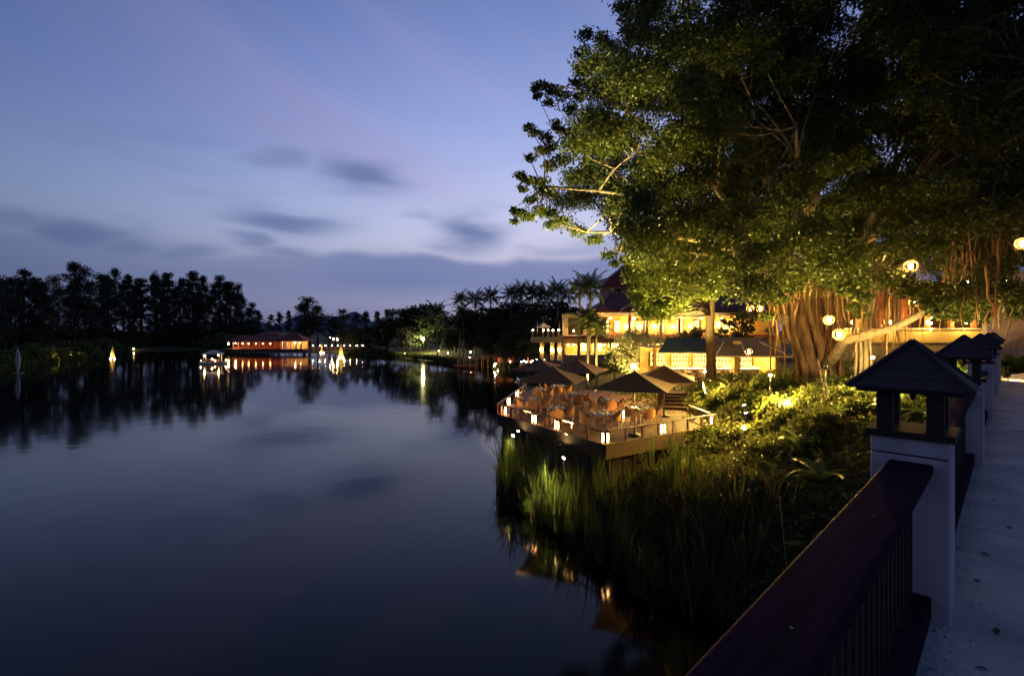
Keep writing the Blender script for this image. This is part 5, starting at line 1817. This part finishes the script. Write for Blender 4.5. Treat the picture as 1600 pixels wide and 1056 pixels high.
# ------------------------------------------------------------------ garden lamps and uplights
def ground(px, py, d, dz=0):
    x = (px - HX) / F * d
    return Vector((x, d, H(x, d) + dz))
uplight(ground(1162, 682, 22.6, 1.3), (6.0, 22.3, 14), 9000, 'bright uplight in the shrubs right of the deck', 62)
uplight(Vector((12.6, 23.9, H(12.6, 23.9) + 1.9)), (9.6, 20.0, 2.2), 8500, 'golden floodlight left of the fig trunk washing the slope shrubs', 125, (1.0, .62, .12), radius=.15)
uplight(Vector((15.6, 21.2, H(15.6, 21.2) + 1.7)), (12.0, 16.6, 3.6), 6500, 'golden floodlight before the fig trunk washing the upper slope', 125, (1.0, .62, .12), radius=.15)
uplight(Vector((11.6, 29.5, H(11.6, 29.5) + 1.9)), (10.6, 25.0, 2.4), 4500, 'golden floodlight by the deck steps washing the shrubs', 130, (1.0, .62, .12), radius=.15)
uplight(ground(1165, 690, 21.8, 1.1), (9.5, 22, 6.0), 7000, 'uplight in the slope shrubs washing the leaves', 150, radius=.12)
uplight(ground(1290, 600, 20.6, 1.6), (12.5, 22.5, 14), 2600, 'uplight before the fig trunk aimed into the crown', 100)
uplight(ground(1330, 580, 20.2, 1.3), (16.2, 21.5, 7.2), 420, 'uplight on the prop root and low limb of the fig', 80)
uplight(ground(1240, 590, 22.8, .2), (15.4, 25, 8.5), 350, 'uplight at the foot of the fig trunk', 100, (1.0, .50, .12))
uplight(ground(1085, 585, 33.5, 1.9), (11.5, 35.5, 12), 22000, 'uplight under the shade tree crown', 110)
uplight(ground(1040, 560, 40, 1.2), (8, 34, 12), 16000, 'uplight on the lawn below the shade tree', 100)
uplight(ground(1400, 560, 17.5, 1.2), (19.5, 24, 6.6), 1500, 'added fill spot among the spiky plants near the pillars', 120, (1.0, .75, .3))  # added spot, brightens the bushes behind the pillars
uplight(ground(1480, 545, 17.4, 1.2), (23.5, 24, 6.8), 1500, 'added fill spot among the ferns by the second pillar', 120, (1.0, .66, .22))  # second added spot, aimed back at the same greenery
uplight(ground(992, 560, 55, .1), ground(992, 560, 56, 6), 4000, 'uplight at the foot of the pale-leaved tree', 140)
uplight(ground(970, 565, 54, .1), ground(980, 560, 56, 5), 2600, 'second uplight at the foot of the pale-leaved tree', 140)
uplight(ground(925, 560, 56, .1), ground(921, 560, 60, 12), 7000, 'uplight at the foot of the lit palms', 90)
uplight(ground(1000, 545, 50, .1), ground(1010, 545, 52, 7), 2500, 'uplight below the drooping palms', 110)
uplight(Vector((2.18, 21.9, 2.35)), (4.3, 23.6, 17), 30000, 'bright floodlight on the lake edge of the deck aimed into the fig crown', 54, (1.0, .80, .30))
uplight(Vector((.30, 24.85, 2.35)), (2.6, 23.4, 15.5), 16000, 'floodlight at the lakeward end of the deck edge aimed up', 56, (1.0, .80, .30))
uplight(Vector((.05, 24.4, 2.2)), (-.4, 23.2, 1.0), 700, 'small reed light under the lakeward edge of the deck', 85, (1.0, .76, .22))
uplight(Vector((2.2, 20.9, 2.0)), (1.3, 19.6, .9), 2200, 'small reed light under the front of the deck', 85, (1.0, .82, .26))
uplight(br(.15, 18.6, .02), br(1.6, 20.5, .5), 420, 'ground light at the end of the bridge railing', 150, AMBER)

def post_lamp(loc, hgt, r, label, bulb=BULB_F, group='lamps round the lake', m='metal_dark'):
    t = thing('garden_lamp', loc, label, 'lamp', group)
    MB().tube([(0, 0, -.2), (0, 0, hgt)], .05, 6).build('post', m, t)
    inst('bulb', bulb, t, (0, 0, hgt + r * .8), (0, 0, 0), (r, r, r))
    MB().lathe([(r * 1.3, 0), (r * .4, r * .5)], 10, (0, 0, hgt + r * 1.9)).build('cap', m, t)
    return t
for (px, py, d, r, lab) in ((1162, 678, 21.9, .085, 'bright bare lamp glowing among the shrubs right of the deck'), (1232, 632, 22.6, .12, 'added fill lamp in the shrubs below the fig trunk'),  # lamp below the fig is added to light the bushes from within
                          (1130, 600, 30.5, .10, 'added fill lamp between the deck steps and the bar')):  # this one is added fill for the slope as well
    q = at(px, py, d)
    z = H(q.x, q.y)
    post_lamp((q.x, q.y, z), min(.9, max(.5, q.z - z)), r, lab, BULB_L, 'lamps among the slope shrubs')
for (px, d, w_, lab) in ((78, 117, 900, 'low shore uplight under the left-bank bushes'), (108, 131, 700, 'second low shore uplight under the left-bank bushes')):
    q = ground(px, 555, d, .3)
    uplight(q, q + Vector((1, 8, 4)), w_, lab, 130, (1.0, .62, .12))
# the floodlight behind the front parasol
p = at(990, 573, 33)
post_lamp((p.x, p.y, H(p.x, p.y)), p.z - H(p.x, p.y) - .1, .17, 'brilliant lamp behind the tip of the front parasol', BULB_L)
p = at(661, 531, 137)
t = post_lamp((p.x, p.y, H(p.x, p.y)), max(1.0, p.z - H(p.x, p.y)), .36, 'bright lamp on the far lawn under the grove', BULB_W)
for i, (px, py, d, r) in enumerate([(735, 533, 118, .12), (632, 536, 139, .10), (685, 535, 135, .10), (648, 541, 137, .09), (700, 545, 128, .12), (734, 549, 113, .16), (773, 549, 96, .14), (778, 560, 92, .10)]):
    q = ground(px, py, d)
    post_lamp(q, .6 if i else 1.3, r, ORD[i] + ' of the small path lamps across the far lawn', BULB_F)
# lower lakeside terrace and its table lamps
lt = thing('lakeside_terrace', (0, 82, 0), 'small timber lakeside terrace dotted with lamps', 'terrace')
part('deck', 'deck_wood', lt, 1.2, 6.5, -4, 4, 1.75, 1.95)
part('fascia', 'fascia_wood', lt, 1.15, 6.5, -4.1, -4.01, 1.45, 1.95)
for i in range(5):
    part('pile', 'dark_wood', lt, 1.4 + i * 1.2, 1.6 + i * 1.2, -3.8, -3.6, -1.5, 1.75)
for i, (x, y) in enumerate([(1.5, 78.4), (2.3, 78.5), (3.1, 78.4), (3.9, 78.5), (4.7, 78.4), (2.0, 80.5), (3.4, 80.6), (4.6, 80.5), (2.7, 83), (4.2, 83), (5.4, 82)]):
    post_lamp((x, y, 1.95), .55, .085, ORD[i] + ' table lamp on the lakeside terrace', BULB_F, 'table lamps on the lakeside terrace')
# step lights between the deck and the hotel garden
for i, (px, py, d) in enumerate([(913, 610, 41), (921, 606, 42.5), (930, 602, 44), (939, 598, 45.5), (948, 594, 47), (957, 590, 48.5), (880, 598, 44), (866, 602, 42), (895, 604, 42), (853, 596, 46)]):
    q = ground(px, py, d)
    t = thing('step_light', q, ORD[i] + ' low path light climbing from behind the deck', 'path light', 'low path lights behind the deck')
    MB().lathe([(.10, -.1), (.10, .25), (.14, .26), (.05, .36)], 8).build('housing', 'metal_pole', t)
    inst('lamp', BULB_S, t, (0, -.11, .17), (0, 0, 0), (.07, .04, .07))
# garden statue by the red hut
p = ground(825, 550, 80)
sg = thing('garden_statue', p, 'slim dark garden figure standing on a post by the hedge', 'statue')
MB().box(-.3, .3, -.3, .3, -.2, .5).build('pedestal', 'stone', sg)
MB().lathe([(.24, .5), (.20, 1.0), (.28, 1.5), (.24, 1.9), (.30, 2.2), (.10, 2.4), (.17, 2.55), (.15, 2.75), (.04, 2.95)], 10).build('figure', 'hut_wood', sg)
# red hut at the head of the pier
p = ground(790, 545, 96)
hu = thing('red_hut', p, 'little red timber hut at the head of the pier', 'hut')
part('wall', 'hut_wood', hu, -1.6, 1.6, 0, 2.0, 0, 2.1)
part('door', 'dark_interior', hu, -.5, .3, -.05, -.005, 0, 1.7)
hip_roof(hu, 'terracotta', -2.2, 2.2, -.7, 2.7, 2.3, 3.2, 1.5)
inst('wall_lamp', BULB_F, hu, (-2.0, -.8, .8), (0, 0, 0), (.13, .13, .13))
inst('wall_lamp', BULB_F, hu, (.9, -.5, 1.2), (0, 0, 0), (.07, .07, .07))
# pier
pr = thing('pier', (0, 0, 0), 'small timber pier with white rails reaching into the lake', 'pier')
A, B = on(717, 573, 1.0), on(780, 560, 1.6)
B = Vector((-2.2, 98, 1.8))
A = Vector((-10.8, 99.5, .9))
dv = (B - A).normalized()
sd = Vector((-dv.y, dv.x, 0)).normalized()
MB().bar(A, B, 1.7, .14).build('deck', 'deck_wood', pr)
for s in (-1, 1):
    MB().bar(A + sd * s * .8 + Vector((0, 0, .95)), B + sd * s * .8 + Vector((0, 0, .95)), .08, .08).build('handrail', 'table_frame', pr)
    MB().bar(A + sd * s * .8 + Vector((0, 0, .5)), B + sd * s * .8 + Vector((0, 0, .5)), .05, .05).build('mid_rail', 'table_frame', pr)
    for k in range(8):
        q = A.lerp(B, k / 7) + sd * s * .8
        MB().box(q.x - .06, q.x + .06, q.y - .06, q.y + .06, -1.2, q.z + .95).build('post', 'table_frame', pr)
MB().box(A.x - .9, A.x + 3.4, A.y - 1.2, A.y + 1.2, .30, .62).build('pontoon', 'hut_wood', pr)

# ------------------------------------------------------------------ lake pavilion, far left
pv = thing('lake_pavilion', (-84, 160, 0), 'long lake pavilion on stilts with red tiled roofs and lamps', 'pavilion')
# px 365..476 -> x -91..-67.6 at 160
part('deck', 'deck_wood', pv, -8.5, 17, -2.2, 8, 1.25, 1.5)
part('deck_fascia', 'dark_wood', pv, -8.5, 17, -2.3, -2.2, .8, 1.5)
for i in range(14):
    part('stilt', 'dark_wood', pv, -8.2 + i * 1.9, -7.95 + i * 1.9, -2.0, -1.75, -1.5, 1.25)
part('rear_wall', 'hut_wood', pv, -7, 8.2, 4.6, 4.8, 1.5, 4.1)
part('dado_wall', 'hut_wood', pv, -7, 8.2, .0, .15, 1.5, 2.2)
for i in range(10):
    x = -7 + i * 1.69
    part('column', 'hut_wood', pv, x - .12, x + .12, -.02, .18, 1.5, 4.1)
hip_roof(pv, 'terracotta', -9, 9.2, -1.6, 6.4, 4.1, 6.0, 3.0)
hip_roof(pv, 'terracotta', -2.2, 6, 4, 11, 6.0, 7.5, 3.2, name='rear_roof')
part('bay_wall', 'interior', pv, 8.8, 15.4, 4.6, 4.8, 1.5, 4.2)
for i, x in enumerate((8.9, 10.4, 11.9, 13.6, 15.2)):
    part('bay_column', 'white_trim', pv, x - .2, x + .2, -.2, .2, 1.5, 4.2)
    if i < 4:
        inst('lamp', BULB_F, pv, (x + .75, 1.6, 3.5), (0, 0, 0), (.22, .22, .16))
hip_roof(pv, 'terracotta', 7.6, 16.6, -1.7, 6.4, 4.2, 7.0, 4.3, name='bay_roof')
for i, x in enumerate((-8.0, -5.6, -1.4, .95, 3.2, 5.6, -3.4)):
    inst('lamp', BULB_O if i not in (0, 1) else BULB_F, pv, (x, -1.0, 3.3), (0, 0, 0), (.17, .17, .17) if i else (.24, .24, .24))
# jetty that continues to the right of it
jt = thing('lake_jetty', (-60, 162, 0), 'low lit jetty running from the pavilion towards the big fountain', 'jetty')
part('deck', 'deck_wood', jt, -6.8, 12.5, -1, 1, 1.25, 1.45)
part('rail', 'table_frame', jt, -6.8, 12.5, -1.0, -.94, 2.2, 2.28)
for i in range(14):
    part('post', 'table_frame', jt, -6.6 + i * 1.45, -6.45 + i * 1.45, -1.02, -.9, -1.2, 2.2)
for i in range(9):
    x = -5.8 + i * 2.05
    inst('lamp', BULB_F, jt, (x, .4 * (i % 2), 2.55), (0, 0, 0), (.09, .09, .09))
for i, (px, py, d, r) in enumerate([(521, 530, 170, .17), (527, 531, 171, .24), (516, 528, 172, .10)]):
    q = at(px, py, d)
    post_lamp((q.x, q.y, H(q.x, q.y)), max(.5, q.z - H(q.x, q.y)), r, ORD[i] + ' of the lamps on the shore behind the jetty', BULB_F, 'lamps behind the jetty')
for i, (px, py, d, r) in enumerate([(141, 551.5, 141, .16), (172, 550, 146, .10), (209, 545, 180, .13), (272, 545, 184, .10), (350, 543, 174, .12), (118, 552, 138, .05)]):
    x = (px - HX) / F * d
    post_lamp((x, d, H(x, d)), .35, r, ORD[i] + ' low shore lamp along the left bank', BULB_F if i != 3 else BULB_O, 'low lamps along the left bank')

# moored raft boat with a pyramid canopy
q = on(333, 568, 0)
bo = thing('canopy_boat', (q.x, q.y, 0), 'small raft boat with white pyramid canopy and lamps on the lake', 'boat', None, .3)
mb = MB()
hull = [(-2.6, -1.1), (2.2, -1.1), (3.1, 0), (2.2, 1.1), (-2.6, 1.1)]
mb.prism(hull, -.2, .45)
bevel(mb.build('hull', 'boat_paint', bo), .05)
MB().prism([(x * .96, y * .9) for x, y in hull], .452, .52).build('deck', 'deck_wood', bo)
for x in (-1.7, 1.5):
    for y in (-.95, .95):
        MB().box(x - .06, x + .06, y - .06, y + .06, .5, 2.3).build('canopy_post', 'white_trim', bo)
mb = MB()
for i in range(4):
    c = [(-2.1, -1.35), (1.9, -1.35), (1.9, 1.35), (-2.1, 1.35)]
    a, b = c[i], c[(i + 1) % 4]
    mb.face([(a[0], a[1], 2.3), (b[0], b[1], 2.3), (-.1, 0, 3.15)])
    mb.face([(a[0], a[1], 2.12), (b[0], b[1], 2.12), (b[0], b[1], 2.3), (a[0], a[1], 2.3)])
mb.build('canopy', 'linen', bo)
for i, (x, y, z) in enumerate(((-1.5, -.8, 1.9), (1.3, -.8, 1.9), (-.2, 0, 1.0), (2.6, 0, .8), (-2.2, -.9, .75), (.6, -1.0, .7))):
    inst('lamp', BULB_F, bo, (x, y, z), (0, 0, 0), [(.13, .13, .16), (.13, .13, .16), (.12, .12, .12), (.07, .07, .09), (.06, .06, .06), (.06, .06, .06)][i])
for i in (-1, 1):
    MB().box(-1.2, .9, i * .75 - .2, i * .75 + .2, .52, .95).build('bench', 'hut_wood', bo)
MB().box(-.5, .2, -.25, .25, .52, .9).build('table', 'deck_wood', bo)

# fountains
def fountain(px, py, hgt, wid, label, lit):
    q = on(px, py, 0)
    t = thing('fountain', (q.x, q.y, 0), label, 'fountain', 'fountain jets in the lake')
    g = random.Random(int(px))
    mb = MB()
    for i in range(90):
        a = g.uniform(0, 2 * PI)
        rr = wid * g.uniform(.15, 1.0) * .5
        h = hgt * (1.0 - .55 * (rr / (wid * .5)) ** 2) * g.uniform(.72, 1.0)
        pts = []
        for k in range(11):
            u = k / 10
            w_, z_ = (u, h * (1 - (2 * u - 1) ** 2)) if lit else (math.sin(PI * u) ** .8 * .62, hgt * u * (.8 + .2 * rr / (wid * .5)))
            pts.append((rr * w_ * math.cos(a), rr * w_ * math.sin(a), z_))
        mb.tube(pts, [.018 + .022 * math.sin(PI * k / 10) for k in range(11)], 4, False)
    mb.build('jet', 'spray_lit' if lit else 'spray', t)
    MB().lathe([(.25, -.3), (.25, .02), (.12, .06)], 10).build('nozzle', 'metal_dark', t)
    MB().lathe([(wid * .75, .004), (wid * .55, .02), (.3, .03)], 18).build('foam_ring', 'foam', t)
    if lit:
        for k in range(3):
            a = k * 2.1
            inst('lamp', BULB_F, t, (.5 * math.cos(a), .5 * math.sin(a), .14), (0, 0, 0), (.13, .13, .09))
        ld = bpy.data.lights.new('fountain_beam', 'SPOT')
        ld.energy, ld.color, ld.spot_size, ld.spot_blend, ld.shadow_soft_size = lit, (1.0, .68, .16), R(70), .6, .1
        lo = bpy.data.objects.new('fountain_beam', ld)
        lo.location = (0, -wid * .9, .1)
        lo.rotation_euler = (Vector((0, wid * .9, hgt * .5))).to_track_quat('-Z', 'Y').to_euler()
        link(lo, t)
fountain(28, 583, 4.6, 1.1, 'tall pale unlit fountain jet before the left bank', 0)
fountain(176, 560.5, 3.4, 1.2, 'yellow-lit fountain jet off the left bank', 2600)
fountain(533, 559, 3.9, 1.6, 'yellow-lit fountain jet off the far jetty, larger of the two', 2600)
fountain(503, 551.5, 3.4, 1.1, 'yellow-lit fountain jet close in front of the jetty', 2200)
